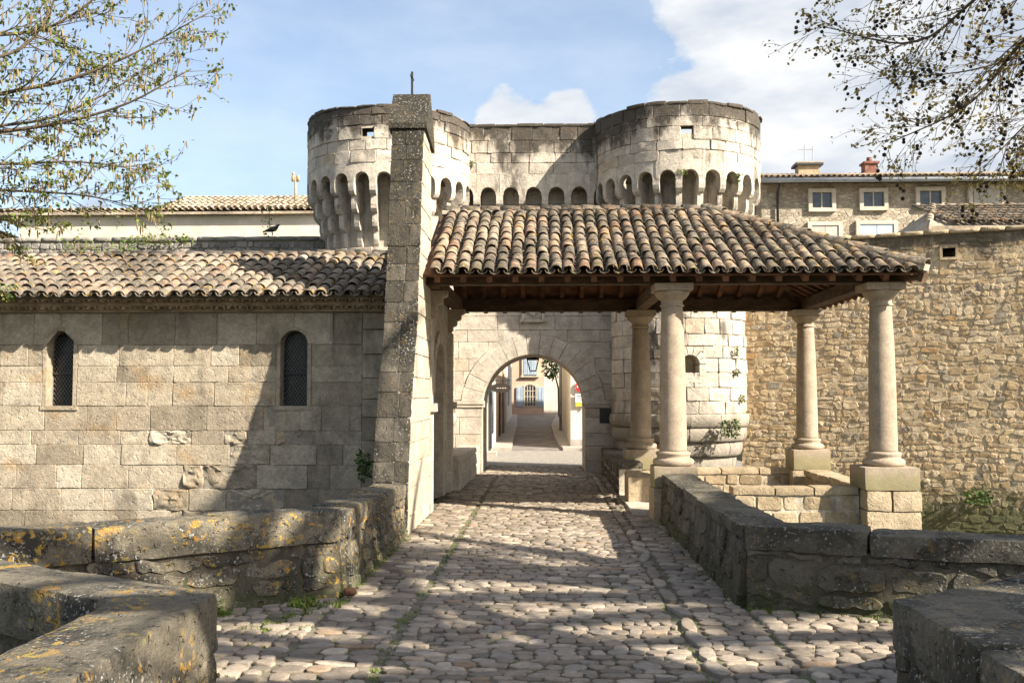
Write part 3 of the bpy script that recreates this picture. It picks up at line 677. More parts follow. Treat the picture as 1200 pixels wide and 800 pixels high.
def tower(ti, label):
    cx, cy = TC[ti]
    t = thing('round_tower', label, 'tower', (cx, cy, -3.2), 'round towers flanking the gate')
    mu, ml = cyl_map(cx, cy, RU), cyl_map(cx, cy, RL)
    shaft = MB().lathe(cx, cy, [(1.28, -3.2), (1.28, .8), (RL - .06, 1.3), (RL - .02, 1.5)] + ([(RL - .02, 2.44), (1.30, 2.44), (1.30, 3.06), (RL - .02, 3.06)] if ti else []) + [(RL - .02, 5.6), (1.50, 5.6), (1.50, 7.54), (1.76, 7.55), (1.76, 7.72)], 48).build('shaft', 'joint', t)
    # parapet ring with a loophole left open
    ring = MB(); na = 72; zc = [7.45, 7.9, 8.22, 8.42, 8.98]; hole_a = (-.17, -.03) if ti == 0 else (-.08, .06)
    for i in range(na):
        a0, a1 = 2*math.pi*i/na - math.pi, 2*math.pi*(i + 1)/na - math.pi
        for j in range(len(zc) - 1):
            if j == 2 and hole_a[0] - .03 < (a0 + a1)/2 < hole_a[1] + .03: continue
            q = [(a0*RU, zc[j]), (a1*RU, zc[j]), (a1*RU, zc[j + 1]), (a0*RU, zc[j + 1])]
            ring.add([mu(u, v, -.02) for u, v in q], [(0, 1, 2, 3)]); ring.add([mu(u, v, -.40) for u, v in q], [(3, 2, 1, 0)])
        ring.add([mu(a*RU, 8.98, d) for a, d in ((a0, -.02), (a1, -.02), (a1, -.4), (a0, -.4))], [(0, 1, 2, 3)])
    ring.build('parapet_ring', 'joint', t)
    hu = (hole_a[0]*RU, hole_a[1]*RU)
    lay(courses(-math.pi*RU, math.pi*RU, 7.58, 8.95, (.24, .34), (.38, .75), [(hu[0], hu[1], 8.2, 8.44)]), mu, 'tower', t, gap=.008, jit=.009, corner=.022, bev=.012, proud=(-.006, .026),
        rough=lambda r: .022 if U(0, 1) < .4 else .005, limit=170, show=lambda r: abs((r[0] + r[1])/2/RU) < 1.6)
    cop = MB()
    for i in range(26):
        a0, a1 = 2*math.pi*i/26 - math.pi, 2*math.pi*(i + 1)/26 - math.pi
        rounded_block(mu, a0*RU + .004, a1*RU - .004, 8.93, 9.0 + U(-.035, .05), -.43, .03 + U(-.02, .03), .03, .022, .09, U(0, 1)).build('coping_stone', 'tower', t, 2)
    # machicolation: 24 bays
    da = 2*math.pi/24
    for i in range(24):
        a = (i - 12 + (.35 if ti == 0 else .1))*da
        front = abs(math.atan2(math.sin(a), math.cos(a))) < 1.75
        MB().add(*arch_panel(mu, a*RU, da*RU - .006, .19, 7.17, 7.60, -.20, U(.0, .014)), U(.3, .8)).build('machicolation_arch', 'tower', t)
        MB().add(*corbel_geo(mu, (a + da/2)*RU, .155, -.62, .625, 7.19, 5.55), U(.2, .8)).build('corbel', 'tower', t)
    lay(courses(-math.pi*RL, math.pi*RL, 1.55, 5.6, (.28, .38), (.4, .75), [(-.26, .38, 2.40, 3.14)] if ti else []), ml, 'tower', t, gap=.010, jit=.009, corner=.022, bev=.012, proud=(-.006, .022), rough=lambda r: .022 if U(0, 1) < .4 else .005,
        limit=170, show=lambda r: abs((r[0] + r[1])/2/RL) < 1.5)
    if ti:
        ring_stones(ml, .06, 2.74, .22, .40, 7, 0, math.pi, 'tower', t, 'niche_arch_stone', .02, .3)
        for u0, u1, v0, v1 in ((-.34, -.16, 2.46, 2.73), (.28, .46, 2.46, 2.73), (-.34, .46, 2.30, 2.455)): MB().add(*stone_geo(outline((u0, u1, v0, v1), .006, .004, .01), ml, .012, .01, .3), U(.2, .8)).build('niche_stone', 'tower', t, 2)
    # mouldings round the foot
    for z0, z1, rr in ((1.22, 1.54, .085), (.88, 1.21, .02), (.52, .87, -.10), (.1, .51, -.24), (-.6, .09, -.33)):
        prof_ = [(rr - .3, z0), (rr - .075, z0)] + [(rr - .075 + .075*math.sin(math.pi*(.10 + .66*j/6)), z0 + (z1 - z0)*(.04 + .92*j/6)) for j in range(7)] + [(rr - .04, z1), (rr - .3, z1)]
        a0 = -math.pi
        while a0 < math.pi - .05:
            a1 = min(math.pi, a0 + U(.38, .62)); a1 = math.pi if math.pi - a1 < .2 else a1
            m_ = MB(); k_ = len(prof_); sg_ = 5; jd = U(-.008, .008)
            vs_ = [ml((a0 + (a1 - a0)*q/sg_)*RL + (.004 if q == 0 else -.004 if q == sg_ else 0), z, d + (jd + .012*noise.noise(Vector((a0*5 + q, z*4, cx)))) * (d > rr - .2)) for q in range(sg_ + 1) for d, z in prof_]
            m_.add(vs_, [(q*k_ + j, (q + 1)*k_ + j, (q + 1)*k_ + j + 1, q*k_ + j + 1) for q in range(sg_) for j in range(k_ - 1)] + [tuple(range(k_)), tuple(range((sg_ + 1)*k_ - 1, sg_*k_ - 1, -1))], U(0, 1))
            m_.build('foot_moulding_stone', 'tower', t, 2); a0 = a1
    return t
tw_l = tower(0, 'round gate tower on the left, half hidden by the dark stone pier')
tw_r = tower(1, 'round gate tower on the right, rising whole above the hipped tile roof')

# wall with the arch
GY = 25.9
gate = thing('gate_wall', 'pale ashlar gate wall with round archway between the two towers', 'gate', (-.3, 26.6, -.05))
gm = plane_map((0, GY), (1, GY))
AC, AR, ASP = -.335, 1.325, 1.71
core = arch_core(MB(), gm, -3.0, 2.6, -.05, 7.75, [(AC, AR + .02, -.05, ASP)], 2.3, -.03, seg=20); core.build('wall', 'joint', gate)
hole = (AC - AR - .34, AC + AR + .34, -.05, ASP)
lay(courses(-3.0, 2.45, ASP + .16, 7.7, (.30, .44), (.5, 1.0)), gm, 'gate', gate, gap=.008, jit=.003, corner=.01, bev=.008, proud=(.0, .014), circ=(AC, ASP, AR + .55), limit=300, rough=lambda r: .004)
for s0, s1 in ((-3.0, AC - AR), (AC + AR, 2.45)):
    lay(courses(s0, s1, -.05, ASP - .02, (.34, .46), (.42, .8)), gm, 'gate', gate, gap=.008, jit=.003, corner=.012, bev=.01, proud=(.01, .02), rough=lambda r: .004)
ring_stones(gm, AC, ASP + .02, AR, AR + .54, 15, .06, math.pi - .06, 'gate', gate, 'voussoir', .03, .5, .004)
for s, (a, b_) in ((-1, (-3.0, AC - AR + .05)), (1, (AC + AR - .05, 2.3))):
    MB().mbox(gm, a, b_, ASP - .02, ASP + .06, -.3, .055).build('impost', 'gate', gate)
    MB().mbox(gm, a, b_, ASP + .062, ASP + .15, -.3, .085).build('impost', 'gate', gate)
# carved coat of arms over the arch
em = MB().mbox(gm, AC - .35, AC + .35, 3.90, 3.98, -.02, .12); em.mbox(gm, AC - .30, AC + .30, 3.99, 4.70, -.02, .05)
emb = em.build('emblem_panel', 'gate', gate)
sh = MB(); pts = [(-.17, 4.46), (-.17, 4.18), (-.13, 4.06), (0, 3.96), (.13, 4.06), (.17, 4.18), (.17, 4.46), (.06, 4.5), (-.06, 4.5)]
vs_, fs_ = stone_geo([[AC + x, z + .08] for x, z in pts], gm, .12, .03, .02, 0, .03); sh.add(vs_, fs_); sh.build('shield', 'gate', emb)
for s in (-1, 1): MB().lathe(AC + s*.26, GY - .10, [(.035, 3.92), (.05, 3.96), (.035, 4.0), (.032, 4.4), (.05, 4.46), (.05, 4.52)], 10).build('colonnette', 'gate', emb, True)
# niche right of the arch: black slab standing in for the shaded hole
MB().mbox(gm, 1.38, 1.68, 1.28, 1.66, -.02, .028).build('niche_shade', 'iron', gate)
# curtain above with machicolation
cm = plane_map((0, 25.40), (1, 25.40))
cur = MB(); holes = [(-1.51, -1.31), (.44, .64)]; us = [-2.4] + [x for h in holes for x in h] + [1.7]
for i in range(len(us) - 1):
    if i % 2 == 0: cur.mbox(cm, us[i], us[i + 1], 7.6, 9.0, -.42, -.02)
    else: cur.mbox(cm, us[i], us[i + 1], 7.6, 8.17, -.42, -.02); cur.mbox(cm, us[i], us[i + 1], 8.31, 9.0, -.42, -.02)
cur.build('curtain_core', 'joint', gate)
lay(courses(-2.4, 1.7, 7.68, 8.92, (.25, .33), (.4, .8), [(h[0], h[1], 8.17, 8.31) for h in holes]), cm, 'tower', gate, gap=.008, jit=.008, corner=.02, bev=.012, proud=(-.005, .02), rough=lambda r: .02 if U(0, 1) < .4 else .005, limit=120)
u = -2.4
while u < 1.7:
    L = U(.45, .75); rounded_block(cm, u, min(u + L, 1.72) - .008, 8.92, 9.0 + U(-.012, .012), -.45, .04, .025, .012, .12, U(0, 1)).build('coping_stone', 'tower', gate, 2); u += L
for i in range(7):
    uc = -.315 + (i - 3)*.587
    MB().add(*arch_panel(cm, uc, .581, .20, 7.16, 7.72, -.16, U(0, .012)), U(.3, .8)).build('machicolation_arch', 'tower', gate)
    MB().add(*corbel_geo(cm, uc + .2935, .165, -.52, .525, 7.17, 5.7), U(.2, .8)).build('corbel', 'tower', gate)

# ================================================================== RAMPARTS
ra, rb = (5.0, 25.75), (13.8, 22.25)
ramp = thing('rampart_wall', 'tall sunlit rubble rampart wall right of the round tower', 'wall', (9, 24.3, -3.2))
rm = plane_map(ra, rb); RLn = rm.length
hole_u = 4.95
mb = MB(); mb.mbox(rm, 0, hole_u - .14, -3.2, 5.84, -.7, -.006); mb.mbox(rm, hole_u + .14, RLn, -3.2, 5.84, -.7, -.006)
mb.mbox(rm, hole_u - .14, hole_u + .14, -3.2, 5.28, -.7, -.006); mb.mbox(rm, hole_u - .14, hole_u + .14, 5.5, 5.84, -.7, -.006); mb.mbox(rm, hole_u - .14, hole_u + .14, 5.28, 5.5, -.7, -.5)
mb.build('wall_core', 'rampart_joint', ramp)
rc = []
v = -1.6
while v < 5.84:
    h = U(.085, .21); h = min(h, 5.84 - v) if 5.84 - v - h > .09 else 5.84 - v
    rc += [r for r in courses(0, RLn, v, v + h, (h, h), (.13, .46) if U(0, 1) < .55 else (.10, .26), [(hole_u - .2, hole_u + .2, 5.2, 5.58)])]
    v += h
rc2 = []
for r in rc:                                    # a fifth of the stones is split into two flat ones
    if r[3] - r[2] > .17 and U(0, 1) < .22: q = r[2] + (r[3] - r[2])*U(.4, .6); rc2 += [(r[0], r[1], r[2], q), (r[0], r[1], q, r[3])]
    else: rc2.append(r)
lay(rc2, rm, 'rampart', ramp, gap=.03, jit=.026, corner=.05, bev=.009, proud=(-.004, .012), rough=lambda r: .010, wave=.08, limit=300, show=lambda r: r[0] < 7.2 and r[3] > -.6)
for z0, z1, u0, u1 in ((5.22, 5.28, -.2, .2), (5.5, 5.58, -.2, .2), (5.28, 5.5, -.2, -.14), (5.28, 5.5, .14, .2)):
    MB().mbox(rm, hole_u + u0, hole_u + u1, z0, z1, -.3, .04, U(.5, .8)).build('loophole_frame', 'rampart', ramp)
u = 0
while u < RLn:
    L = U(.5, .9); rounded_block(rm, u, u + L - .01, 5.84, 5.95 + U(-.01, .015), -.75, .07, .025, .01, .14, U(.4, .8)).build('coping_stone', 'lowwall', ramp, True); u += L

lr = thing('rampart_wall', 'dark dry rubble wall behind the chapel roof, left of the tower', 'wall', (-10, 27.3, -.1))
lm = plane_map((-16.5, 27), (-5.2, 27)); LL = lm.length
MB().mbox(lm, 0, LL, -.1, 6.30, -.6, -.01).build('wall_core', 'joint_dark', lr)
lay(courses(0, LL, 5.0, 6.22, (.09, .18), (.12, .34)), lm, 'dry', lr, gap=.02, jit=.012, corner=.03, bev=.02, proud=(.0, .04), rough=lambda r: .012, wave=.05, limit=300)
u = 0
while u < LL:
    L = U(.5, .9); rounded_block(lm, u, u + L - .01, 6.24, 6.37, -.65, .05, .025, .01, .14, U(.4, .8)).build('coping_stone', 'dry', lr, True); u += L

# ================================================================== CHAPEL
ch = thing('chapel', 'small stone chapel with two lancet windows and a clay tile roof', 'chapel', (-7.5, 18.9, -3.2))
CY = 16.8; cmap = plane_map((0, CY), (1, CY))
X0, X1 = -12.6, -2.5
wins = [(-8.33, .235, 1.82, 2.865), (-4.29, .235, 1.82, 2.865)]
cc = arch_core(MB(), cmap, X0, X1, -3.2, 3.42, wins, .42, -.008); cc.box(X0, X1, CY + .43, 21.0, -3.2, 3.42)
wall = cc.build('wall', 'joint_dark', ch)
hs = [(c - .30, c + .30, s, sp) for c, hw, s, sp in wins]
def rough_zone(r):
    return .012 if U(0, 1) < .25 else .003
rects = []
zs_ = [-.75, -.35, .05, .42, .82, 1.16, 1.40, 1.82, 2.22, 2.50, 2.86, 3.40]
for i in range(len(zs_) - 1):
    rects += courses(X0, -3.12, zs_[i], zs_[i + 1], (zs_[i + 1] - zs_[i],)*2, (.36, .98), [h for h in hs if h[2] - .02 < (zs_[i] + zs_[i + 1])/2 < h[3] + .1])
left = [r for r in rects if True]
def circ_split(rs):
    a = [r for r in rs if r[3] > 2.87 and abs((r[0] + r[1])/2 - wins[0][0]) < 1.2]; b_ = [r for r in rs if r[3] > 2.87 and abs((r[0] + r[1])/2 - wins[1][0]) < 1.2]
    return a, b_, [r for r in rs if r not in a and r not in b_]
# the top course is re-cut so that each window head has a joint on its axis
rects = [r for r in rects if r[3] < 2.88] + courses(X0, -3.12, 2.86, 3.40, (.54, .54), (.45, .95), breaks=[w_[0] for w_ in wins])
rz = [r for r in rects if -6.6 < (r[0] + r[1])/2 < -4.2 and r[3] < 1.45 and U(0, 1) < .62]
rects = [r for r in rects if r not in rz]
lay(rz, cmap, 'chapel', wall, gap=.012, jit=.012, corner=.03, bev=.012, proud=(.0, .02), rough=lambda r: .034, step=.055)
ca, cb, crest = circ_split(rects)
kw = dict(gap=.006, jit=.005, corner=.016, bev=.007, proud=(-.002, .014), rough=rough_zone, show=lambda r: r[0] > -9.6)
lay(ca, cmap, 'chapel', wall, circ=(wins[0][0], 2.865, .30), **kw); lay(cb, cmap, 'chapel', wall, circ=(wins[1][0], 2.865, .30), **kw); lay(crest, cmap, 'chapel', wall, **kw)
lay(courses(-3.11, X1, -.75, 3.40, (.3, .42), (.3, .62)), cmap, 'chapel', wall, gap=.009, jit=.004, corner=.014, bev=.012, proud=(.05, .06), limit=60)
for c, hw, s, sp in wins:
    w_ = MB().mbox(cmap, c - hw + .002, c + hw - .002, s, sp + hw*.0, -.30, -.27); 
    arc = [(c - hw*math.cos(math.pi*i/12), sp + hw*math.sin(math.pi*i/12)) for i in range(13)]
    w_.add([cmap(x, z, -.27) for x, z in arc], [tuple(range(12, -1, -1))])
    wo = w_.build('window', 'glass', ch)
    # stone surround: two jambs and a ring, then lattice and saddle bar
    for sgn in (-1, 1): MB().mbox(cmap, c + sgn*(hw + .03) - .032, c + sgn*(hw + .03) + .032, s, sp, -.2, .014).build('jamb', 'chapel', wo)
    MB().mbox(cmap, c - hw - .09, c + hw + .09, s - .07, s - .002, -.25, .026).build('sill', 'chapel', wo)
    ring_stones(cmap, c, sp, hw, hw + .065, 5, 0, math.pi, 'chapel', wo, 'arch_stone', .016, .2, .004)
    lat = MB(); stp = .085
    def top_at(x): return sp + math.sqrt(max(0, hw*hw - (x - c)**2))
    for k in range(-22, 30):
        for sg in (-1, 1):
            run = []
            for q in range(0, 61):
                x = c - hw + 2*hw*q/60; z = s + (k*stp) + sg*(x - c)*1.45
                if s <= z <= top_at(x): run.append((x, z))
            if len(run) > 3:
                a, b_ = run[0], run[-1]; lat.beam(cmap(a[0], a[1], -.235 - .006*sg), cmap(b_[0], b_[1], -.235 - .006*sg), .007, .007, up=(0, 1, 0))
    lat.build('lattice', 'lead', wo)
    MB().mbox(cmap, c - hw, c + hw, 2.36, 2.40, -.25, -.20).build('saddle_bar', 'iron', wo)
# genoise cornice: two rows of tile ends
crn = MB(); crn.mbox(cmap, X0, X1, 3.42, 3.50, -.3, .08); crn.mbox(cmap, X0, X1, 3.50, 3.52, -.3, .21); crn.mbox(cmap, X0, X1, 3.52, 3.60, -.3, .24); crn.mbox(cmap, X0, X1, 3.60, 3.625, -.3, .40)
cor = crn.build('cornice', 'cornice', ch)
cb2 = MB()
for row, (z, d) in enumerate(((3.42, .20), (3.53, .38))):
    x = X0
    while x < X1 - .1:
        g = tile_geo(Vector((x + .1 + row*.1, CY - d - .05, z + .03)), Vector((1, 0, 0)), Vector((0, 1, 0)), Vector((0, 0, 1)), .2, .085, .08, False, 6, .014, 0)
        cb2.add(*g, U(0, 1)); x += .2
cb2.build('cornice_tiles', 'cornice', cor, True, 'stuff')
# roof
E0 = Vector((X0 - .2, 16.22, 3.62)); up = Vector((0, 18.9 - 16.22, 4.65 - 3.62)); PL = up.length; Lr = X1 - X0 + .2
mb = MB()
for sg, yy in ((1, 16.40), (-1, 21.40)):
    mb.add([(X0 - .2, yy, 3.675), (X1, yy, 3.675), (X1, 18.9, 4.61), (X0 - .2, 18.9, 4.61), (X0 - .2, yy, 3.62), (X1, yy, 3.62), (X1, 18.9, 4.53), (X0 - .2, 18.9, 4.53)],
           [(0, 1, 2, 3), (7, 6, 5, 4), (0, 4, 5, 1), (1, 5, 6, 2), (0, 3, 7, 4)])
mb.add([(X0 + .01, 16.9, 3.4), (X0 + .01, 21.0, 3.4), (X0 + .01, 18.9, 4.5)], [(0, 1, 2)])
roof = mb.build('roof', 'joint_dark', ch)
chan, bag = MB(), MB()
tile_roof(roof, 'tile_c', E0, E0 + Vector((Lr, 0, 0)), up, PL, .222, .365, lambda a, s: a < Lr - .02 and s < PL, lambda p: p.x > -9.9, 300, chan, bag)
Eb = Vector((X1, 21.58, 3.62)); tile_roof(roof, 'tile_c', Eb, Eb - Vector((Lr, 0, 0)), Vector((0, -2.68, 1.03)), PL, .222, .365, lambda a, s: a < Lr and s < PL, lambda p: False, 0, chan, bag)
chan.build('channel_tiles', 'tile_c', roof, True, 'stuff'); bag.build('back_tiles', 'tile_c', roof, True, 'stuff')
rmt = MB(); ridge_tiles(roof, 'tile_c', (X0 - .1, 18.9, 4.67), (X1, 18.9, 4.67), None, .13, 'ridge_tile', rmt); rmt.build('ridge_mortar', 'joint', roof)

# tall battered pier at the chapel corner, with gabled top and iron cross
PX0, PX1 = -2.5, -1.98
def pier_front(z): 
    for (za, ya), (zb, yb) in zip(((-3.3, 13.9), (.72, 14.3), (2.05, 14.7), (2.95, 15.2), (3.8, 15.42), (6.33, 15.93)), ((.72, 14.3), (2.05, 14.7), (2.95, 15.2), (3.8, 15.42), (6.33, 15.93), (9, 15.93))):
        if za <= z <= zb: return ya + (yb - ya)*(z - za)/(zb - za)
    return 14.0
pm = MB(); zl = [-3.2, .72, 2.05, 2.95, 3.8, 6.33]
vs_ = [p for z in zl for p in ((PX0 + .01, pier_front(z) + .012, z), (PX1 - .012, pier_front(z) + .012, z), (PX1 - .012, 17.0, z), (PX0 + .01, 17.0, z))]
pm.add(vs_, [(4*i + j, 4*i + (j + 1) % 4, 4*i + 4 + (j + 1) % 4, 4*i + 4 + j) for i in range(5) for j in range(4)] + [(20, 21, 22, 23)])
pier = pm.build('pier', 'joint_dark', ch)
pmap_f = lambda u, v, d: Vector((PX0 + u, pier_front(v) - d, v))
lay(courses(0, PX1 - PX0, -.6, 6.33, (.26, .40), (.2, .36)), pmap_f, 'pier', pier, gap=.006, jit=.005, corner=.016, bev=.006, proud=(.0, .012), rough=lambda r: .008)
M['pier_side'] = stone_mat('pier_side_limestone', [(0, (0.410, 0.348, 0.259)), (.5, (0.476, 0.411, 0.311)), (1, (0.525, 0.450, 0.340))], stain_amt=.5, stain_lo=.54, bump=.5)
def pmap_r(u, v, d):
    f_ = pier_front(v); return Vector((PX1 + d - .004, max(f_ + .004, 13.9 + u), v))
rs = [r for r in courses(0, 3.1, -.05, 6.33, (.28, .40), (.35, .7)) if 13.9 + r[1] > pier_front((r[2] + r[3])/2) + .12]
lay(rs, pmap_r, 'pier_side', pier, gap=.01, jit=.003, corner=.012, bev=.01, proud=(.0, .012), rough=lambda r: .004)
# cap: gabled coping that overhangs a little
cp = MB(); o_ = .05
cpf = [(15.93 - o_, 6.33), (17.0 + o_, 6.2), (17.0 + o_, 6.33), (16.42, 7.03), (16.36, 7.03), (15.93 - o_, 6.42)]
vs_ = [(PX0 - o_, y, z) for y, z in cpf] + [(PX1 + o_, y, z) for y, z in cpf]; k = len(cpf)
cp.add(vs_, [tuple(range(k - 1, -1, -1)), tuple(range(k, 2*k))] + [(i, (i + 1) % k, k + (i + 1) % k, k + i) for i in range(k)][:])
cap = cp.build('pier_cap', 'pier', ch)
cr = MB(); cr.beam((-2.24, 16.39, 7.0), (-2.24, 16.39, 7.42), .035, .035, up=(0, 1, 0)); cr.beam((-2.24, 16.25, 7.32), (-2.24, 16.53, 7.32), .03, .03)
cr.build('iron_cross', 'iron', ch)
# doorway wall under the portico: pilasters, recessed arch, bracket
fm = plane_map((-2.06, 17.0), (-2.06, 21.2))
fw = arch_core(MB(), fm, 0, 4.2, -.1, 4.2, [(2.0, .95, -.09, 2.05)], .34, 0); fw.box(-2.6, -2.41, 17.0, 21.2, -.1, 4.2)
fw.add([(-2.5, 16.6, 4.2), (-2.5, 21.3, 4.2), (-2.5, 18.95, 5.45), (-2.06, 16.6, 4.2), (-2.06, 21.3, 4.2), (-2.06, 18.95, 5.45)], [(0, 2, 1), (3, 4, 5), (0, 3, 5, 2), (1, 2, 5, 4)])
front = fw.build('entrance_front', 'joint', ch)
lay(courses(0, 4.2, -.05, 2.0, (.3, .4), (.35, .7), [(1.0, 3.0, -.1, 2.05)]) + courses(0, 4.2, 2.05, 3.75, (.3, .4), (.35, .7)), fm, 'gate', front, proud=(.0, .012), gap=.008, bev=.008, circ=(2.0, 2.05, 1.02), limit=120)
for u in (.15, 3.85):
    MB().mbox(fm, u - .2, u + .2, -.05, 3.3, -.02, .10).build('pilaster', 'gate', front)
    MB().mbox(fm, u - .25, u + .25, 1.72, 1.86, -.02, .17).build('moulding', 'gate', front)
    MB().add(*corbel_geo(fm, u, .26, .02, .34, 3.80, 3.3), .5).build('bracket', 'column', front)
ring_stones(fm, 2.0, 2.05, .95, 1.16, 11, 0, math.pi, 'gate', front, 'arch_stone', .05, .25)
dl = MB().mbox(fm, 1.05, 2.95, -.09, 2.9, -.36, -.30).build('door', 'wood', ch)
for i in range(8): MB().mbox(fm, 1.08 + i*.235, 1.08 + i*.235 + .22, 0, 2.9, -.299, -.275, U(0, 1)).build('plank', 'wood', dl)

# ================================================================== PORTICO
po = thing('portico', 'open portico of four stone columns under a hipped tile roof, across the road', 'portico', (2, 18.95, 0))
def column(x, y, plinth_w, zbase, ped):
    sh_ = [(.30, .86), (.322, .90), (.322, .945), (.295, .985), (.262, .99), (.258, 1.02), (.272, 1.05), (.272, 1.075), (.248, 1.10), (.222, 1.13), (.218, 1.6), (.212, 2.2), (.198, 2.8), (.176, 3.35), (.170, 3.40)]
    col = MB().lathe(x, y, [(.225, 1.09), (.222, 1.13), (.219, 1.6), (.213, 2.2), (.199, 2.8), (.176, 3.36), (.172, 3.50)], 28, U(.3, .7)).build('column', 'column', po, True)
    MB().lathe(x, y, [(.30, .862), (.328, .885), (.335, .92), (.328, .955), (.30, .975), (.272, .98), (.262, 1.01), (.275, 1.035), (.288, 1.055), (.275, 1.08), (.235, 1.095)], 28, U(.3, .7)).build('base', 'column', col, True)
    cp_ = MB().lathe(x, y, [(.172, 3.44), (.198, 3.455), (.198, 3.475), (.178, 3.485), (.178, 3.55), (.20, 3.56), (.245, 3.60), (.285, 3.66), (.295, 3.70)], 28, .5)
    cp_.build('capital', 'column', col, True)
    MB().box(x - .31, x + .31, y - .31, y + .31, 3.70, 3.81).build('abacus', 'column', col)
    hw = plinth_w/2
    rounded_block(lambda u, v, d: Vector((u, d, v)), x - hw, x + hw, zbase, .862, y - hw, y + hw, .018, .010, .07, .5).build('plinth', 'column', col, 2)
    for (dx0, dx1, z0, z1) in ped:
        rounded_block(lambda u, v, d: Vector((u, d, v)), x - hw + dx0, x + hw + dx1, z0, z1 - .006, y - hw - .01, y + hw + .01, .025, .018, .07, U(.2, .9)).build('pedestal_block', 'lowwall', col, 2)
column(2.07, 16.4, .70, .52, ((-.02, .02, -.1, .52),))
column(5.46, 16.4, .86, .50, ((.02, -.46, .18, .50), (.42, .02, .18, .50), (.02, .0, -.25, .18)))
column(2.03, 21.5, .72, .44, ((-.02, .02, -.1, .44),))
column(5.56, 21.5, .78, .44, ((-.02, .02, -.4, .44),))
# low walls that close the portico towards the river
def low_wall(p0, p1, z0, z1, th, label, cap=True, mat='lowwall', hr=(.14, .22)):
    mp = plane_map(p0, p1); w_ = thing('low_wall', label, 'wall', ((p0[0] + p1[0])/2, (p0[1] + p1[1])/2, z0))
    MB().mbox(mp, 0, mp.length, z0, z1 - .13, -th, 0).build('wall_core', 'joint', w_)
    lay(courses(0, mp.length, max(z0, -.8), z1 - .135, hr, (.2, .6)), mp, mat, w_, gap=.02, jit=.01, corner=.03, bev=.02, proud=(.005, .03), rough=lambda r: .014, wave=.03)
    u = 0
    while u < mp.length - .05:
        L = U(.5, .8); L = mp.length - u if mp.length - u - L < .3 else L
        rounded_block(mp, u, u + L - .01, z1 - .13, z1 + U(-.008, .008), -th - .03, .04, .025, .012, .1, U(.2, .9)).build('coping_stone', mat, w_, 2); u += L
    return w_
low_wall((3.02, 16.35), (5.04, 16.35), -3.1, .52, .4, 'low rubble wall with broken coping between the two front columns')
low_wall((2.40, 21.4), (5.2, 21.4), -3.1, .46, .4, 'low pale wall in front of the tower foot, between the rear columns')
low_wall((5.38, 21.0), (5.38, 16.9), -3.1, .46, .42, 'low side wall sloping away between the two right-hand columns')
low_wall((1.45, 25.85), (1.45, 20.0), -.05, .66, .45, 'low mossy wall leading to the right side of the archway', mat='parapet_r')
low_wall((-1.84, 20.95), (-1.74, 25.8), -.05, .72, .48, 'pale stone bench wall left of the archway', mat='gate', hr=(.28, .36))
MB().box(1.75, 5.4, 16.8, 21.0, -3.1, -.08).build('floor', 'lowwall', po)
# threshold with slanted stone in the gap between the left columns
st = MB().box(1.44, 1.98, 16.85, 20.0, -.04, .06); 
stp_ = tag(st.build('stone_step', 'gate'), 'stone threshold in the gap between the two left columns', 'step')
sl = MB(); pf = [(18.35, .06), (19.3, .06), (19.3, .52), (18.9, .60), (18.35, .50)]
vs_ = [(1.50, y, z) for y, z in pf] + [(1.92, y, z) for y, z in pf]; k = 5
sl.add(vs_, [tuple(range(k - 1, -1, -1)), tuple(range(k, 2*k))] + [(i, (i + 1) % k, k + (i + 1) % k, k + i) for i in range(k)])
tag(sl.build('stone_block', 'lowwall'), 'upright cut stone block standing on the threshold between the left columns', 'block')
# timber
wd = lambda a, b_, w_, h_, nm='beam', mt='wood': MB().beam(a, b_, w_, h_, U(0, 1)).build(nm, mt, po)
wd((-2.02, 16.40, 3.93), (5.72, 16.40, 3.93), .24, .22); wd((-2.02, 21.5, 3.93), (5.76, 21.5, 3.93), .24, .25)
wd((5.47, 16.54, 3.925), (5.55, 21.36, 3.925), .24, .22); wd((2.07, 16.54, 3.925), (2.03, 21.36, 3.925), .22, .22); wd((-1.9, 16.54, 3.925), (-1.9, 21.36, 3.925), .2, .22)
EY, RY, EZ, RZ = 15.86, 18.95, 3.93, 5.46
EXR, RXR = 5.98, 3.05
wd((-2.02, RY, RZ - .26), (RXR, RY, RZ - .26), .16, .18, 'ridge_beam')
for sy, e in ((1, EY), (-1, 2*RY - EY)):
    x = -1.75
    while x < EXR - .2:
        t = 1.0 if x < RXR else max(0, (EXR - x)/(EXR - RXR))
        if t > .12: wd((x, e + sy*.03, EZ - .07), (x, e + sy*(RY - EY)*t, EZ - .07 + (RZ - EZ)*t - .03), .09, .11, 'rafter', 'wood_red')
        x += .42
y = EY + .4
while y < 2*RY - EY - .3:
    t = 1 - abs(y - RY)/(RY - EY)
    if t > .12: wd((EXR - .03, y, EZ - .07), (EXR - (EXR - RXR)*t, y, EZ - .07 + (RZ - EZ)*t - .03), .09, .11, 'rafter', 'wood_red')
    y += .42
for sy, e in ((1, EY), (-1, 2*RY - EY)): wd((EXR, e, EZ - .08), (RXR, RY, RZ - .12), .13, .15, 'hip_rafter')
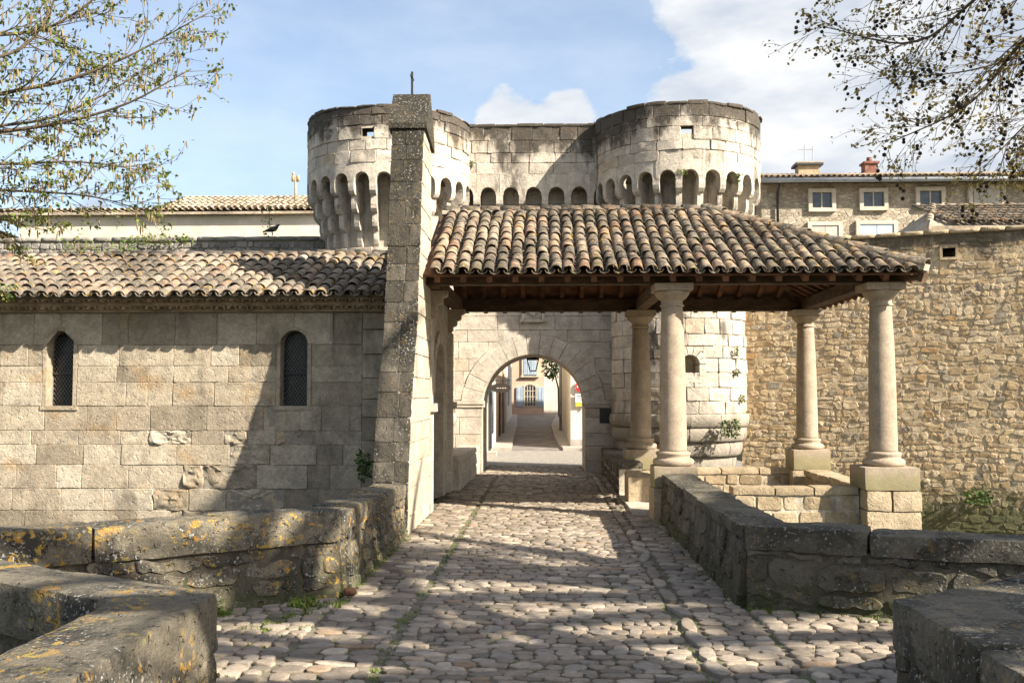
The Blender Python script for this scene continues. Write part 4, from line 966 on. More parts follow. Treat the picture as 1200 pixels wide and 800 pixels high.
# roof: boarded deck, then tiles
XL = -1.99; e2 = 2*RY - EY
mb = MB()
A_, B_, Cc, D_ = (XL, EY, EZ), (EXR, EY, EZ), (RXR, RY, RZ), (XL, RY, RZ); A2, B2 = (XL, e2, EZ), (EXR, e2, EZ)
dn = lambda p: (p[0], p[1], p[2] - .035)
vs_ = [A_, B_, Cc, D_, A2, B2] + [dn(p) for p in (A_, B_, Cc, D_, A2, B2)]
mb.add(vs_, [(0, 1, 2, 3), (1, 5, 2), (5, 4, 3, 2), (9, 8, 7, 6), (8, 11, 7), (8, 9, 10, 11), (0, 6, 7, 1), (1, 7, 11, 5), (5, 11, 10, 4), (0, 3, 9, 6), (3, 4, 10, 9)])
proof = mb.build('roof', 'wood_red', po)
upf = Vector((0, RY - EY, RZ - EZ)); PLf = upf.length; Lf = EXR - XL
chan, bag = MB(), MB(); eo = Vector((0, -.04, .0))
tile_roof(proof, 'tile_p', Vector(A_) + eo, Vector(B_) + eo, upf, PLf, .2155, .362, lambda a, s: .02 < a < Lf - .02 - (EXR - RXR)*s/PLf and s < PLf, lambda p: True, 300, chan, bag)
tile_roof(proof, 'tile_p', Vector(B2) - eo, Vector(A2) - eo, Vector((0, EY - RY, RZ - EZ)), PLf, .2155, .362, lambda a, s: a > .02 + (EXR - RXR)*s/PLf and a < Lf - .03 and s < PLf, lambda p: False, 0, chan, bag)
uph = Vector((RXR - EXR, 0, RZ - EZ)); PLh = uph.length; Lh = e2 - EY
tile_roof(proof, 'tile_p', Vector(B_) + Vector((.04, 0, 0)), Vector(B2) + Vector((.04, 0, 0)), uph, PLh, .2155, .362, lambda a, s: (Lh/2)*s/PLh + .02 < a < Lh - .02 - (Lh/2)*s/PLh and s < PLh, lambda p: False, 0, chan, bag)
chan.build('channel_tiles', 'tile_p', proof, True, 'stuff'); bag.build('back_tiles', 'tile_p', proof, True, 'stuff')
rmt = MB()
ridge_tiles(proof, 'tile_p', (XL, RY, RZ + .07), (RXR, RY, RZ + .07), None, .12, 'ridge_tile', rmt)
ridge_tiles(proof, 'tile_p', (EXR + .03, EY - .03, EZ + .10), (RXR, RY, RZ + .09), None, .115, 'hip_tile', rmt)
ridge_tiles(proof, 'tile_p', (EXR + .03, e2 + .03, EZ + .10), (RXR, RY, RZ + .09), None, .115, 'hip_tile', rmt)
rmt.build('ridge_mortar', 'joint', proof)

# ================================================================== PARAPETS
def parapet_arm(th_, p0, p1, z1a, z1b, thick, mat, cap_h=.24, cap_len=(.8, 1.4), seg=.09, faces=1, z0=-.05, both=False, amp=.013, limit=120):
    mp = plane_map(p0, p1); L = mp.length
    def mz(u, v, d):                          # top follows a slight slope; face leans out towards its foot
        k = (z1b - z1a)*u/L; lean = max(0, (.6 - v))*.10
        return mp(u, v + k*max(0, min(1, v/z1a)), d + (lean if d > -.2 else 0))
    core_ = MB(); core_.mbox(mz, .02, L - .02, z0 - 3, .0, -thick + .03, -.012); core_.mbox(mz, .02, L - .02, .0, z1a - cap_h + .02, -thick + .03, -.012); core_.build('wall_core', 'parapet_joint', th_)
    lay(courses(0, L, -.06, z1a - cap_h, (.13, .27), (.2, .62)), mz, mat, th_, gap=.03, jit=.022, corner=.05, bev=.014, proud=(-.008, .016), rough=lambda r: .018, wave=.06, step=.08, limit=limit)
    if both:
        mb_ = plane_map(p1, p0)
        def mz2(u, v, d): return mz(L - u, v, -thick - d)
        lay(courses(0, L, -.9, z1a - cap_h, (.13, .27), (.2, .62)), mz2, mat, th_, gap=.022, jit=.014, corner=.05, bev=.03, proud=(.0, .03), rough=lambda r: .02, wave=.05, limit=60)
    u = 0
    while u < L - .05:
        l_ = U(*cap_len); l_ = L - u if L - u - l_ < cap_len[0]*.6 else l_
        rounded_block(mz, u - .004, u + l_ - .008, z1a - cap_h - U(0, .02), z1a + U(-.02, .015), -thick - .02, .03 + U(0, .015), .035, amp, seg, U(.2, .9), seed=u + p0[0]).build('coping_stone', mat, th_, 2); u += l_
p1_ = thing('bridge_parapet', 'near left bridge parapet, a rounded grey stone corner in the foreground', 'parapet', (-2.6, 5, 0), 'stone parapets of the bridge')
parapet_arm(p1_, (-1.95, -4.0), (-1.95, 5.88), .85, .85, .48, 'parapet', .34, (1.6, 2.2), .045)
parapet_arm(p1_, (-5.5, 7.36), (-2.2, 5.44), .84, .845, .46, 'parapet', .30, (1.5, 2.0), .045)
p2_ = thing('bridge_parapet', 'far left bridge parapet spotted with orange lichen, running to the chapel pier', 'parapet', (-3, 10, 0), 'stone parapets of the bridge')
parapet_arm(p2_, (-5.2, 7.72), (-2.05, 9.98), .85, .86, .42, 'parapet', .30, (1.2, 1.8), .05)
parapet_arm(p2_, (-2.07, 9.96), (-2.03, 14.25), .85, .74, .42, 'parapet', .22, (.55, .9), .07)
p3_ = thing('bridge_parapet', 'far right bridge parapet with mossy shaded faces, running to the front column', 'parapet', (3, 10, 0), 'stone parapets of the bridge')
parapet_arm(p3_, (1.85, 16.02), (1.86, 9.62), .76, .77, .45, 'parapet_r', .12, (.9, 1.4), .08)
parapet_arm(p3_, (1.88, 9.60), (5.1, 8.32), .77, .78, .45, 'parapet_r', .22, (1.0, 1.6), .06)
p4_ = thing('bridge_parapet', 'near right bridge parapet, a broad weathered slab in the bottom right corner', 'parapet', (3, 6, 0), 'stone parapets of the bridge')
parapet_arm(p4_, (2.1, 6.12), (2.1, -4.0), .80, .80, .5, 'parapet_r', .30, (1.1, 1.6), .05)
parapet_arm(p4_, (2.40, 5.74), (5.2, 7.86), .79, .80, .48, 'parapet_r', .28, (1.0, 1.6), .05)
# fill behind the corner so that the two arms read as one broad slab
rounded_block(lambda u, v, d: Vector((u, d, v)), 2.2, 3.05, .45, .785, 5.2, 6.3, .06, .02, .06, .6).build('corner_stone', 'parapet_r', p4_, True)

# ================================================================== HOUSES
def win(parent, x0, x1, z0, z1, y, frame=.14, shutter=None, mat='pane', bars=True):
    """framed window on a wall that faces the viewer (-Y)"""
    w_ = MB().box(x0, x1, y - .02, y + .05, z0, z1).build('window', mat, parent)
    for a in ((x0 - frame, x0, z0 - frame, z1 + frame), (x1, x1 + frame, z0 - frame, z1 + frame), (x0, x1, z1, z1 + frame), (x0, x1, z0 - frame, z0)):
        MB().box(a[0], a[1], y - .16, y + .05, a[2], a[3], U(.3, .7)).build('frame', 'trim', w_)
    if bars:
        MB().box((x0 + x1)/2 - .03, (x0 + x1)/2 + .03, y - .06, y - .021, z0, z1).build('mullion', 'shutter_g', w_)
    if shutter:
        for a in ((x0 + .01, (x0 + x1)/2 - .01), ((x0 + x1)/2 + .01, x1 - .01)): MB().box(a[0], a[1], y - .12, y - .062, z0 + .01, z1 - .01).build('shutter', shutter, w_)
    return w_
H = thing('stone_house', 'old rubble stone house with small square windows beyond the rampart', 'house', (18, 50, 0))
HY = 45
MB().box(9.75, 34, HY, HY + 9, 0, 11.55).build('wall', 'house_rubble', H)
MB().box(8.3, 9.74, HY + 1.2, HY + 9, 0, 11.7).build('gable_wall', M['dry'], H)
for x0, x1, z0, z1, sh_ in ((12.0, 12.88, 10.42, 11.12, None), (14.28, 15.2, 10.46, 11.12, None), (16.78, 17.75, 10.5, 11.16, None), (19.1, 20.4, 10.35, 11.25, 'shutter_g'), (22.0, 22.9, 10.5, 11.2, None),
                            (11.95, 13.15, 8.3, 9.62, 'shutter_g'), (14.1, 15.6, 8.3, 9.66, 'shutter'), (16.7, 17.6, 8.3, 9.7, None), (19.5, 20.6, 8.3, 9.7, 'shutter')):
    win(H, x0, x1, z0, z1, HY, .17, sh_)
mb = MB(); mb.add([(9.5, HY - .6, 11.55), (34, HY - .6, 11.55), (34, HY + 4.5, 12.75), (9.5, HY + 4.5, 12.75), (9.5, HY + 9.5, 11.55), (34, HY + 9.5, 11.55), (9.5, HY - .6, 11.66), (34, HY - .6, 11.66), (34, HY + 4.5, 12.86), (9.5, HY + 4.5, 12.86), (9.5, HY + 9.5, 11.66), (34, HY + 9.5, 11.66)],
                  [(3, 2, 1, 0), (4, 5, 2, 3), (6, 7, 8, 9), (9, 8, 11, 10), (0, 1, 7, 6), (0, 6, 9, 3), (3, 9, 10, 4)])
hr_ = mb.build('roof', 'tile_far', H)
def far_tiles(parent, e0, e1, up_, n, mat='tile_far', r=.11):
    e0, e1, up_ = Vector(e0), Vector(e1), Vector(up_); mbt = MB(); A = (e1 - e0).normalized(); Sv = up_.normalized(); Nv = A.cross(Sv)
    if Nv.z < 0: Nv = -Nv
    L = (e1 - e0).length; c = int(L/.25); pl = up_.length
    for i in range(c + 1):
        for j in range(n):
            mbt.add(*tile_geo(e0 + A*(i*L/c + U(-.02, .02)) + Sv*(pl*j/n) + Nv*.03, A, Sv, Nv, pl/n*1.1, r, r*.85, False, 4, .02, .03), U(0, 1))
    mbt.build('roof_tiles', mat, parent, True, 'stuff')
far_tiles(hr_, (9.6, HY - .65, 11.68), (33.9, HY - .65, 11.68), (0, 5.1, 1.2), 7)
MB().tube([(9.6, HY - .72, 11.55), (34, HY - .72, 11.55)], .11, 8).build('gutter', 'zinc', H, True)
MB().tube([(10.45, HY - .7, 11.5), (10.45, HY - .12, 11.15), (10.45, HY - .12, 6)], .06, 8).build('downpipe', 'iron', H, True)
chm = MB().box(12.1, 13.1, HY + 2.6, HY + 3.3, 11.5, 12.98).build('chimney', 'lowwall', H); MB().box(11.95, 13.25, HY + 2.45, HY + 3.45, 12.98, 13.08).build('chimney_cap', 'iron', chm)
MB().box(11.98, 13.22, HY + 2.48, HY + 3.42, 13.085, 13.14).build('chimney_slab', 'lowwall', chm)
an = MB(); an.tube([(12.5, HY + 3, 13.3), (12.5, HY + 3, 14.1)], .025, 5); an.tube([(12.9, HY + 3, 13.3), (12.9, HY + 3, 14.0)], .02, 5); an.tube([(12.2, HY + 3, 13.85), (12.9, HY + 3, 13.85)], .018, 5); an.build('antenna', 'zinc', chm)
ch2 = MB().box(15.25, 15.85, HY + 2.6, HY + 3.2, 11.5, 13.05).build('chimney', 'brick', H); MB().box(15.18, 15.92, HY + 2.52, HY + 3.28, 13.05, 13.15).build('chimney_cap', 'brick', ch2); MB().lathe(15.55, HY + 2.9, [(.15, 13.15), (.13, 13.4)], 10).build('chimney_pot', 'brick', ch2)
# lean-to roof behind the rampart
K = thing('tiled_outbuilding', 'low outbuilding whose tile roof just shows above the right rampart', 'building', (15.5, 31, 0))
MB().box(11.4, 24, 28.3, 34, 0, 6.7).build('wall', 'plaster_o', K)
mb = MB(); kp = [(10.7, 28, 6.72), (24, 28, 6.72), (24, 31, 7.75), (12.0, 31, 7.75), (24, 34.3, 6.72), (10.7, 34.3, 6.72)]
mb.add(kp + [(p[0], p[1], p[2] - .12) for p in kp], [(0, 1, 2, 3), (0, 3, 5), (3, 2, 4, 5), (9, 8, 7, 6), (11, 9, 6), (11, 10, 8, 9), (0, 6, 7, 1), (5, 11, 6, 0)])
kr = mb.build('roof', 'tile_far', K); far_tiles(kr, (11.4, 27.95, 6.76), (23.9, 27.95, 6.76), (0, 3.05, 1.04), 7, 'tile_p', .105)
rmt = MB(); ridge_tiles(kr, 'tile_far', (10.7, 28, 6.8), (12.0, 31, 7.85), rmt, .11); ridge_tiles(kr, 'tile_far', (12.0, 31, 7.83), (24, 31, 7.83), rmt, .11); rmt.build('ridge_tiles', 'tile_far', kr, True, 'stuff')

# long plastered building on the left
B = thing('plastered_building', 'long cream plastered building with low tile roof behind the left rampart', 'building', (-16, 41, 0))
MB().box(-20.6, -8.0, 38, 44, 0, 9.02).build('wall', 'plaster', B)
mb = MB(); kp = [(-22.5, 37.7, 9.08), (-7.8, 37.7, 9.08), (-7.8, 40.5, 9.32), (-22.5, 40.5, 9.32), (-22.5, 44.2, 9.1), (-7.8, 44.2, 9.1)]
mb.add(kp + [(p[0], p[1], p[2] - .10) for p in kp], [(0, 1, 2, 3), (3, 2, 5, 4), (9, 8, 7, 6), (10, 11, 8, 9), (0, 6, 7, 1), (1, 7, 8, 2), (2, 8, 11, 5)])
br = mb.build('roof', 'tile_far', B); far_tiles(br, (-22.4, 37.65, 9.1), (-7.9, 37.65, 9.1), (0, 2.85, .26), 4)
mb = MB(); kp = [(-15.3, 38.0, 9.2), (-7.8, 38.0, 9.2), (-7.8, 40.6, 10.14), (-14.0, 40.6, 10.14), (-15.3, 43.5, 9.2), (-7.8, 43.5, 9.2)]
mb.add(kp, [(0, 1, 2, 3), (0, 3, 4), (3, 2, 5, 4)]); ur = mb.build('upper_roof', 'tile_far', B); far_tiles(ur, (-14.9, 37.96, 9.22), (-7.9, 37.96, 9.22), (0, 2.65, .96), 7)
crn = MB(); x = -22.3
while x < -8: crn.add(*tile_geo(Vector((x, 37.72, 8.98)), Vector((1, 0, 0)), Vector((0, 1, 0)), Vector((0, 0, 1)), .3, .12, .11, False, 5, .02, 0), U(0, 1)); x += .27
crn.build('cornice_tiles', 'cornice', br, True, 'stuff')
pp = MB(); pp.tube([(-10.1, 39.5, 9.4), (-10.1, 39.5, 10.82)], .055, 8); flue = pp.build('flue_pipe', 'lowwall', B, True)
for s_ in (-1, 1): MB().tube([(-10.1 + s_*.10, 39.5, 10.62), (-10.1 + s_*.10, 39.5, 10.86)], .07, 8).build('flue_cowl', 'lowwall', flue, True)
MB().tube([(-10.2, 39.5, 10.86), (-10.2, 39.5, 11.0)], .05, 8).build('flue_cowl', 'lowwall', flue, True)
# open timber shed at the left edge
T = thing('timber_shed', 'open timber shed with a red-boarded gable at the left edge', 'shed', (-23, 39, 0))
wdt = lambda a, b_, w_, h_, nm, mt: MB().beam(a, b_, w_, h_, U(0, 1)).build(nm, mt, T)
wdt((-21.0, 38, 8.0), (-22.7, 38, 9.15), .16, .14, 'brace', 'wood'); wdt((-22.7, 38, 9.0), (-20.6, 38, 9.0), .14, .14, 'beam', 'shutter_g'); wdt((-20.7, 38, 0), (-20.7, 38, 9.0), .18, .18, 'post', 'shutter_g')
wdt((-24.5, 38.6, 9.4), (-20.9, 38.6, 8.1), .12, .3, 'board', 'rust'); wdt((-26, 37.9, 9.1), (-22.6, 37.9, 9.35), .2, .12, 'rafter', 'zinc'); wdt((-24.6, 38, 0), (-24.6, 38, 9.1), .18, .18, 'post', 'shutter_g')

# houses along the street behind the arch
E_ = thing('pink_house', 'salmon pink house with blue shutters closing the street beyond the arch', 'house', (-1, 66, .8))
MB().box(-4.5, -.15, 62, 68, .5, 10).build('wall', 'pink', E_); MB().box(-4.49, -.16, 61.93, 61.999, .5, 1.35).build('plinth', 'pink', E_)
fx = -1.0
w1 = MB().box(fx - .36, fx + .36, 61.94, 62.05, 1.30, 2.60).build('window', 'pane', E_)
hm = plane_map((0, 62), (1, 62)); ring_stones(hm, fx, 2.14, .50, .62, 5, .75, math.pi - .75, 'trim', w1, 'arch_stone', .10, .05)
for s_ in (-1, 1):
    MB().box(fx + s_*.38 - .035, fx + s_*.38 + .035, 61.88, 62.02, 1.30, 2.50).build('frame', 'trim', w1)
    sh_ = MB().box(fx + s_*.64 - .20, fx + s_*.64 + .20, 61.90, 61.97, 1.28, 2.52).build('shutter', 'shutter', w1)
    for q in (-.1, .1): MB().box(fx + s_*.64 + q - .01, fx + s_*.64 + q + .01, 61.885, 61.899, 1.32, 2.48).build('batten', 'shutter', sh_)
for q in (-.34, -.17, 0, .17, .34): MB().box(fx + q - .025, fx + q + .025, 61.90, 61.938, 1.30, 2.58).build('mullion', 'trim', w1)
for q in (1.55, 1.9, 2.25): MB().box(fx - .36, fx + .36, 61.905, 61.937, q, q + .04).build('glazing_bar', 'trim', w1)
w2 = MB().box(fx - .40, fx + .40, 61.94, 62.05, 3.25, 4.9).build('window', 'pane', E_)
for s_ in (-1, 1):
    sh_ = MB().box(fx + s_*.205 - .19, fx + s_*.205 + .19, 61.88, 61.938, 3.27, 4.88).build('shutter', 'shutter', w2); MB().box(fx + s_*.46 - .055, fx + s_*.46 + .055, 61.9, 62.02, 3.2, 5.0).build('frame', 'trim', w2)
    for q in (-.08, .06): MB().box(fx + s_*.205 + q - .01, fx + s_*.205 + q + .01, 61.865, 61.879, 3.3, 4.86).build('batten', 'shutter', sh_)
MB().box(fx - .58, fx + .58, 61.82, 62.02, 3.12, 3.2).build('sill', 'trim', w2); MB().box(fx - .55, fx + .55, 61.9, 62.02, 5.0, 5.15).build('lintel', 'trim', w2)
mb = MB().box(-4.9, .1, 61.4, 68.4, 10, 10.2); mb.build('roof', 'tile_far', E_)
WH = thing('white_house', 'sunlit white house wall beside the pink house', 'house', (1.5, 66, .8)); MB().box(-.14, 5, 62.4, 68, .5, 8.5).build('wall', 'plaster_w', WH); MB().box(-.14, 5.3, 61.9, 68.4, 8.5, 8.7).build('roof', 'tile_far', WH)
win(WH, 1.2, 2.0, 3.2, 4.6, 62.4, .12, 'shutter')
# left side of the street
L1 = thing('corner_house', 'pale stone corner house at the left of the street, with dark shop door', 'house', (-4, 33, 0))
MB().box(-7, -2.02, 30.8, 33.6, -.05, 7.5).build('wall', 'plaster_w', L1); MB().box(-7, -1.98, 33.61, 40.5, -.05, 7.2).build('side_wall', 'plaster', L1)
MB().box(-1.979, -1.93, 34.0, 35.1, .05, 2.6).build('door', 'darkdoor', L1); d2 = MB().box(-1.979, -1.90, 33.85, 35.25, 2.6, 2.9).build('lintel', 'darkdoor', L1)
MB().box(-1.979, -1.955, 36.2, 37.2, .6, 2.4).build('window', 'pane', L1); MB().box(-2.4, -1.60, 30.4, 40.7, 7.5, 7.65).build('roof', 'tile_far', L1)
for z in (.4, .8, 1.2, 1.6, 2.0, 2.4, 2.8): MB().box(-2.6, -2.03, 30.765, 30.799, z, z + .37, U(.2, .9)).build('quoin_stone', 'plaster', L1)
MB().box(-1.99, -1.66, 33.0, 33.9, -.05, .12).build('door_step', 'kerb', L1)
MB().tube([(-1.88, 33.75, .2), (-1.88, 33.75, 6.9)], .05, 8).build('downpipe', 'darkdoor', L1, True)
L2 = thing('ochre_house', 'narrow ochre house further up the left side of the street', 'house', (-4, 45, .3))
MB().box(-7, -2.0, 40.6, 50, 0, 6.6).build('wall', 'plaster_o', L2); MB().box(-7, -1.55, 40.4, 50.3, 6.6, 6.75).build('roof', 'tile_far', L2)
MB().box(-1.999, -1.96, 42, 43, .3, 2.5).build('door', 'wood', L2); MB().box(-1.999, -1.94, 45, 46, 1.3, 2.7).build('shutter', 'shutter_g', L2); MB().box(-1.999, -1.94, 42.2, 43, 3.6, 5).build('shutter', 'shutter_g', L2)
MB().tube([(-1.9, 44.2, .3), (-1.9, 44.2, 6.5)], .05, 8).build('downpipe', 'zinc', L2, True)
L3 = thing('cream_house', 'cream house at the far left end of the street beside the pink house', 'house', (-4.5, 55, .5))
MB().box(-7.5, -2.02, 50.1, 58.5, .3, 6.4).build('wall', 'plaster_w', L3); MB().box(-7.5, -1.7, 50.31, 58.7, 6.4, 6.55).build('roof', 'tile_far', L3); MB().box(-2.019, -1.96, 53, 54, 1.5, 2.9).build('shutter', 'shutter', L3)
# right side
R1 = thing('corner_house', 'pale plastered corner house right of the street, carrying the no-entry sign', 'house', (3, 42, 0))
mb = MB(); mb.prism([(.92, 37.5), (3.6, 37.5), (3.6, 52), (.72, 52)], -.05, 4.7); mb.build('wall', 'plaster_w', R1)
MB().prism([(.6, 37.2), (3.9, 37.2), (3.9, 52.3), (.45, 52.3)], 4.7, 4.85).build('roof', 'tile_far', R1)
MB().prism([(.9, 37.46), (3.6, 37.46), (3.6, 37.499), (.9, 37.499)], -.05, .35).build('plinth', 'kerb', R1)
MB().tube([(.66, 46, .2), (.66, 46, 4.7)], .07, 8).build('downpipe', 'zinc', R1, True)
sg = thing('no_entry_sign', 'round red no-entry sign with white bar above small panels', 'sign', (1.32, 37.4, 1.3))
def disc(x, z, y, r, nm, mt, th=.02):
    m_ = MB(); k = 24; vs_ = [(x + r*math.cos(2*math.pi*i/k), yy, z + r*math.sin(2*math.pi*i/k)) for yy in (y, y + th) for i in range(k)]
    m_.add(vs_, [tuple(range(k)), tuple(range(2*k - 1, k - 1, -1))] + [(i, k + i, k + (i + 1) % k, (i + 1) % k) for i in range(k)]); return m_.build(nm, mt, sg)
disc(1.30, 2.32, 37.40, .225, 'white_rim', 'white'); disc(1.30, 2.32, 37.385, .21, 'red_disc', 'red', .012); MB().box(1.15, 1.45, 37.372, 37.384, 2.28, 2.36).build('white_bar', 'white', sg)
MB().box(1.10, 1.50, 37.39, 37.41, 1.74, 2.06).build('white_panel', 'white', sg); MB().box(1.10, 1.50, 37.39, 37.41, 1.58, 1.73).build('yellow_panel', 'yellow', sg)
MB().tube([(1.30, 37.45, 1.45), (1.30, 37.45, 2.55)], .03, 6).build('bracket', 'zinc', sg)
for z, a, b_ in ((1.96, 1.16, 1.40), (1.90, 1.16, 1.44), (1.82, 1.26, 1.44)): MB().box(a, b_, 37.382, 37.389, z, z + .025).build('panel_line', 'iron', sg)
# hanging shop sign
hs_ = thing('hanging_sign', 'dark oval hanging shop sign on an iron bracket, left of the street', 'sign', (-1.6, 33.4, 2.0))
m_ = MB(); k = 24; vs_ = [(-1.52 + .34*math.cos(2*math.pi*i/k), yy, 2.24 + .16*math.sin(2*math.pi*i/k)) for yy in (33.36, 33.42) for i in range(k)]
m_.add(vs_, [tuple(range(k)), tuple(range(2*k - 1, k - 1, -1))] + [(i, k + i, k + (i + 1) % k, (i + 1) % k) for i in range(k)]); bd = m_.build('sign_board', 'sign', hs_)
MB().tube([(-2.02, 33.39, 2.5), (-1.2, 33.39, 2.5)], .018, 6).build('bracket', 'iron', hs_); 
for x in (-1.75, -1.3): MB().tube([(x, 33.39, 2.5), (x, 33.39, 2.3)], .01, 5).build('hanger', 'iron', hs_)
for x, w_ in ((-1.66, .07), (-1.56, .05), (-1.48, .06), (-1.39, .05)): MB().box(x, x + w_, 33.352, 33.359, 2.225, 2.255).build('letter', 'shutter_g', bd)
# lantern under the arch
ln = thing('lantern', 'black iron lantern hanging in the crown of the archway', 'lantern', (-.36, 27.4, 2.6))
lz = 2.80; lf = MB(); lx, ly = -.37, 27.9
top = [(lx + a*.16, ly + b_*.16, lz + .20) for a, b_ in ((-1, -1), (1, -1), (1, 1), (-1, 1))]; bot = [(lx + a*.08, ly + b_*.08, lz - .12) for a, b_ in ((-1, -1), (1, -1), (1, 1), (-1, 1))]
for i in range(4): lf.beam(top[i], top[(i + 1) % 4], .025, .025); lf.beam(bot[i], bot[(i + 1) % 4], .025, .025, up=(0.1, 0, 1)); lf.beam(top[i], bot[i], .022, .022, up=(.3, .9, .1))
lf.beam((lx, ly, lz + .2), (lx, ly, 3.3), .02, .02, up=(0, 1, 0)); lf.beam((-1.6, ly, 3.3), (1.0, ly, 3.3), .03, .03); lf.build('frame', 'iron', ln)
MB().add(top + bot, [(0, 4, 5, 1), (1, 5, 6, 2), (2, 6, 7, 3), (3, 7, 4, 0)]).build('glass', 'clear', ln)
MB().add([(lx - .18, ly - .18, lz + .215), (lx + .18, ly - .18, lz + .215), (lx + .18, ly + .18, lz + .215), (lx - .18, ly + .18, lz + .215), (lx, ly, lz + .36)], [(0, 1, 4), (1, 2, 4), (2, 3, 4), (3, 0, 4), (3, 2, 1, 0)]).build('cap', 'iron', ln)

# ================================================================== PLANTS
def leaf(mb, p, size, t, droop=.3, aspect=.7):
    d = Vector((U(-1, 1), U(-1, 1), U(-.7, .7) - droop)).normalized(); s = d.cross(Vector((U(-1, 1), U(-1, 1), U(-1, 1)))).normalized(); n_ = d.cross(s)
    p = Vector(p); w_ = size*aspect/2
    mb.add([p, p + d*size*.5 + s*w_ + n_*size*.08, p + d*size, p + d*size*.5 - s*w_ + n_*size*.08], [(0, 1, 2), (0, 2, 3)], t)
def catkin(mb, p, L):
    p = Vector(p); e = p + Vector((U(-.15, .15), U(-.15, .15), -1)).normalized()*L
    mb.tube([p, (p + e)/2, e], [L*.06, L*.11, L*.05], 4, U(0, 1), False)
def wander(a, d, L, n_, curl, up_=0.0):
    pts = [Vector(a)]; d = Vector(d).normalized()
    for i in range(n_):
        d = (d + Vector((U(-1, 1), U(-1, 1), U(-1, 1)))*curl + Vector((0, 0, up_))).normalized(); pts.append(pts[-1] + d*L/n_)
    return pts
def smooth_path(ctrl, n_=7):
    c = [Vector(p) for p in ctrl]; c = [c[0]*2 - c[1]] + c + [c[-1]*2 - c[-2]]; out = []
    for i in range(1, len(c) - 2):
        for j in range(n_):
            t = j/n_; a, b_, d, e = c[i - 1], c[i], c[i + 1], c[i + 2]
            out.append(.5*((2*b_) + (d - a)*t + (2*a - 5*b_ + 4*d - e)*t*t + (3*b_ - a - 3*d + e)*t**3))
    out.append(c[-2]); return out
def twigs(path, r0, tree, tw, lf, extras, dens, Lr, up_, leaf_size, depth=2, start=.15, lt=(0, 1), leaf_n=(3, 6), spread=.9):
    n_ = len(path)
    tot = sum((path[i + 1] - path[i]).length for i in range(n_ - 1)); cnt_ = int(tot*dens)
    for q in range(cnt_):
        f = start + (1 - start)*(q + U(0, 1))/cnt_; i = min(n_ - 2, int(f*(n_ - 1))); p = path[i].lerp(path[i + 1], f*(n_ - 1) - i); d = (path[i + 1] - path[i]).normalized()
        sd = d.cross(Vector((U(-1, 1), U(-1, 1), U(-1, 1)))).normalized()
        L = U(*Lr)*(1.15 - .6*f); tp = wander(p, d*1.0 + sd*U(.5, 1)*spread, L, 4, .16, up_)
        rr = max(.0035, r0*(1 - f*.8)*.42); tw.tube(tp, [rr, rr*.8, rr*.62, rr*.5, rr*.35], 4, U(0, 1), False)
        if depth > 1: twigs(tp, rr, tree, tw, lf, extras, dens*1.9, (Lr[0]*.45, Lr[1]*.45), up_, leaf_size, depth - 1, .2, lt, leaf_n, spread)
        if depth <= 1 or U(0, 1) < .6:
            for s_ in range(2 if depth <= 1 else 1):
                pp_ = tp[-1] if s_ == 0 else tp[2]
                for _ in range(rng.randint(*leaf_n)): leaf(lf, pp_ + Vector((U(-1, 1), U(-1, 1), U(-1, 1)))*leaf_size*.7, leaf_size*U(.5, 1.25), U(*lt))
                extras(pp_)
def make_tree(label, cat, base, trunk, r, limbs, twig_limbs, crown, leafm, extra_name, extra_mat, extra_fn, leaf_size, dens, Lr, up_, leaf_n, name='plane_tree', sparse=1.0):
    t = thing(name, label, cat, base)
    tp = smooth_path(trunk, 5); n_ = len(tp)
    MB().tube(tp, [r*(1.25 if i == 0 else 1 - .45*i/n_) for i in range(n_)], 12).build('trunk', 'bark', t, True)
    tw, lf, ex = MB(), MB(), MB()
    for ctrl, r0 in limbs:
        p = smooth_path(ctrl, 6); MB().tube(p, [r0*(1 - .85*i/(len(p) - 1)) for i in range(len(p))], 7, U(0, 1)).build('branch', 'bark', t, True)
        twigs(p, r0, t, tw, lf, lambda q: extra_fn(ex, q), dens, Lr, up_, leaf_size, 2, .22, leaf_n=leaf_n)
    for ctrl, r0 in crown:                      # the part of the crown beyond the picture, which only its shadow shows
        p = smooth_path(ctrl, 4); MB().tube(p, [r0*(1 - .85*i/(len(p) - 1)) for i in range(len(p))], 6, U(0, 1)).build('branch', 'bark', t, True)
        twigs(p, r0, t, tw, lf, lambda q: None, dens*.16*sparse, (Lr[0]*2.4, Lr[1]*2.8), up_, leaf_size*1.5, 2, .25, leaf_n=(0, 1))
    tw.build('twigs', 'twig', t, False, 'stuff'); lf.build('leaves', leafm, t, False, 'stuff')
    if ex.v: ex.build(extra_name, extra_mat, t, True, 'stuff')
    return t
def crown_limbs(base, z0, z1, n_, Lr, r, bias=(0, 0, 0), seed=1):
    rr = random.Random(seed); out = []
    for i in range(n_):
        a = 2*math.pi*i/n_ + rr.uniform(-.3, .3); z = z0 + (z1 - z0)*rr.random(); L = rr.uniform(*Lr)
        d = Vector((math.cos(a) + bias[0], math.sin(a) + bias[1], rr.uniform(.25, .9) + bias[2])).normalized(); b0 = Vector((base[0], base[1], z))
        out.append(([b0, b0 + d*L*.35 + Vector((0, 0, L*.05)), b0 + d*L*.7 + Vector((rr.uniform(-.5, .5), rr.uniform(-.5, .5), .1*L)), b0 + d*L + Vector((0, 0, L*.02))], r*rr.uniform(.6, 1)))
    return out
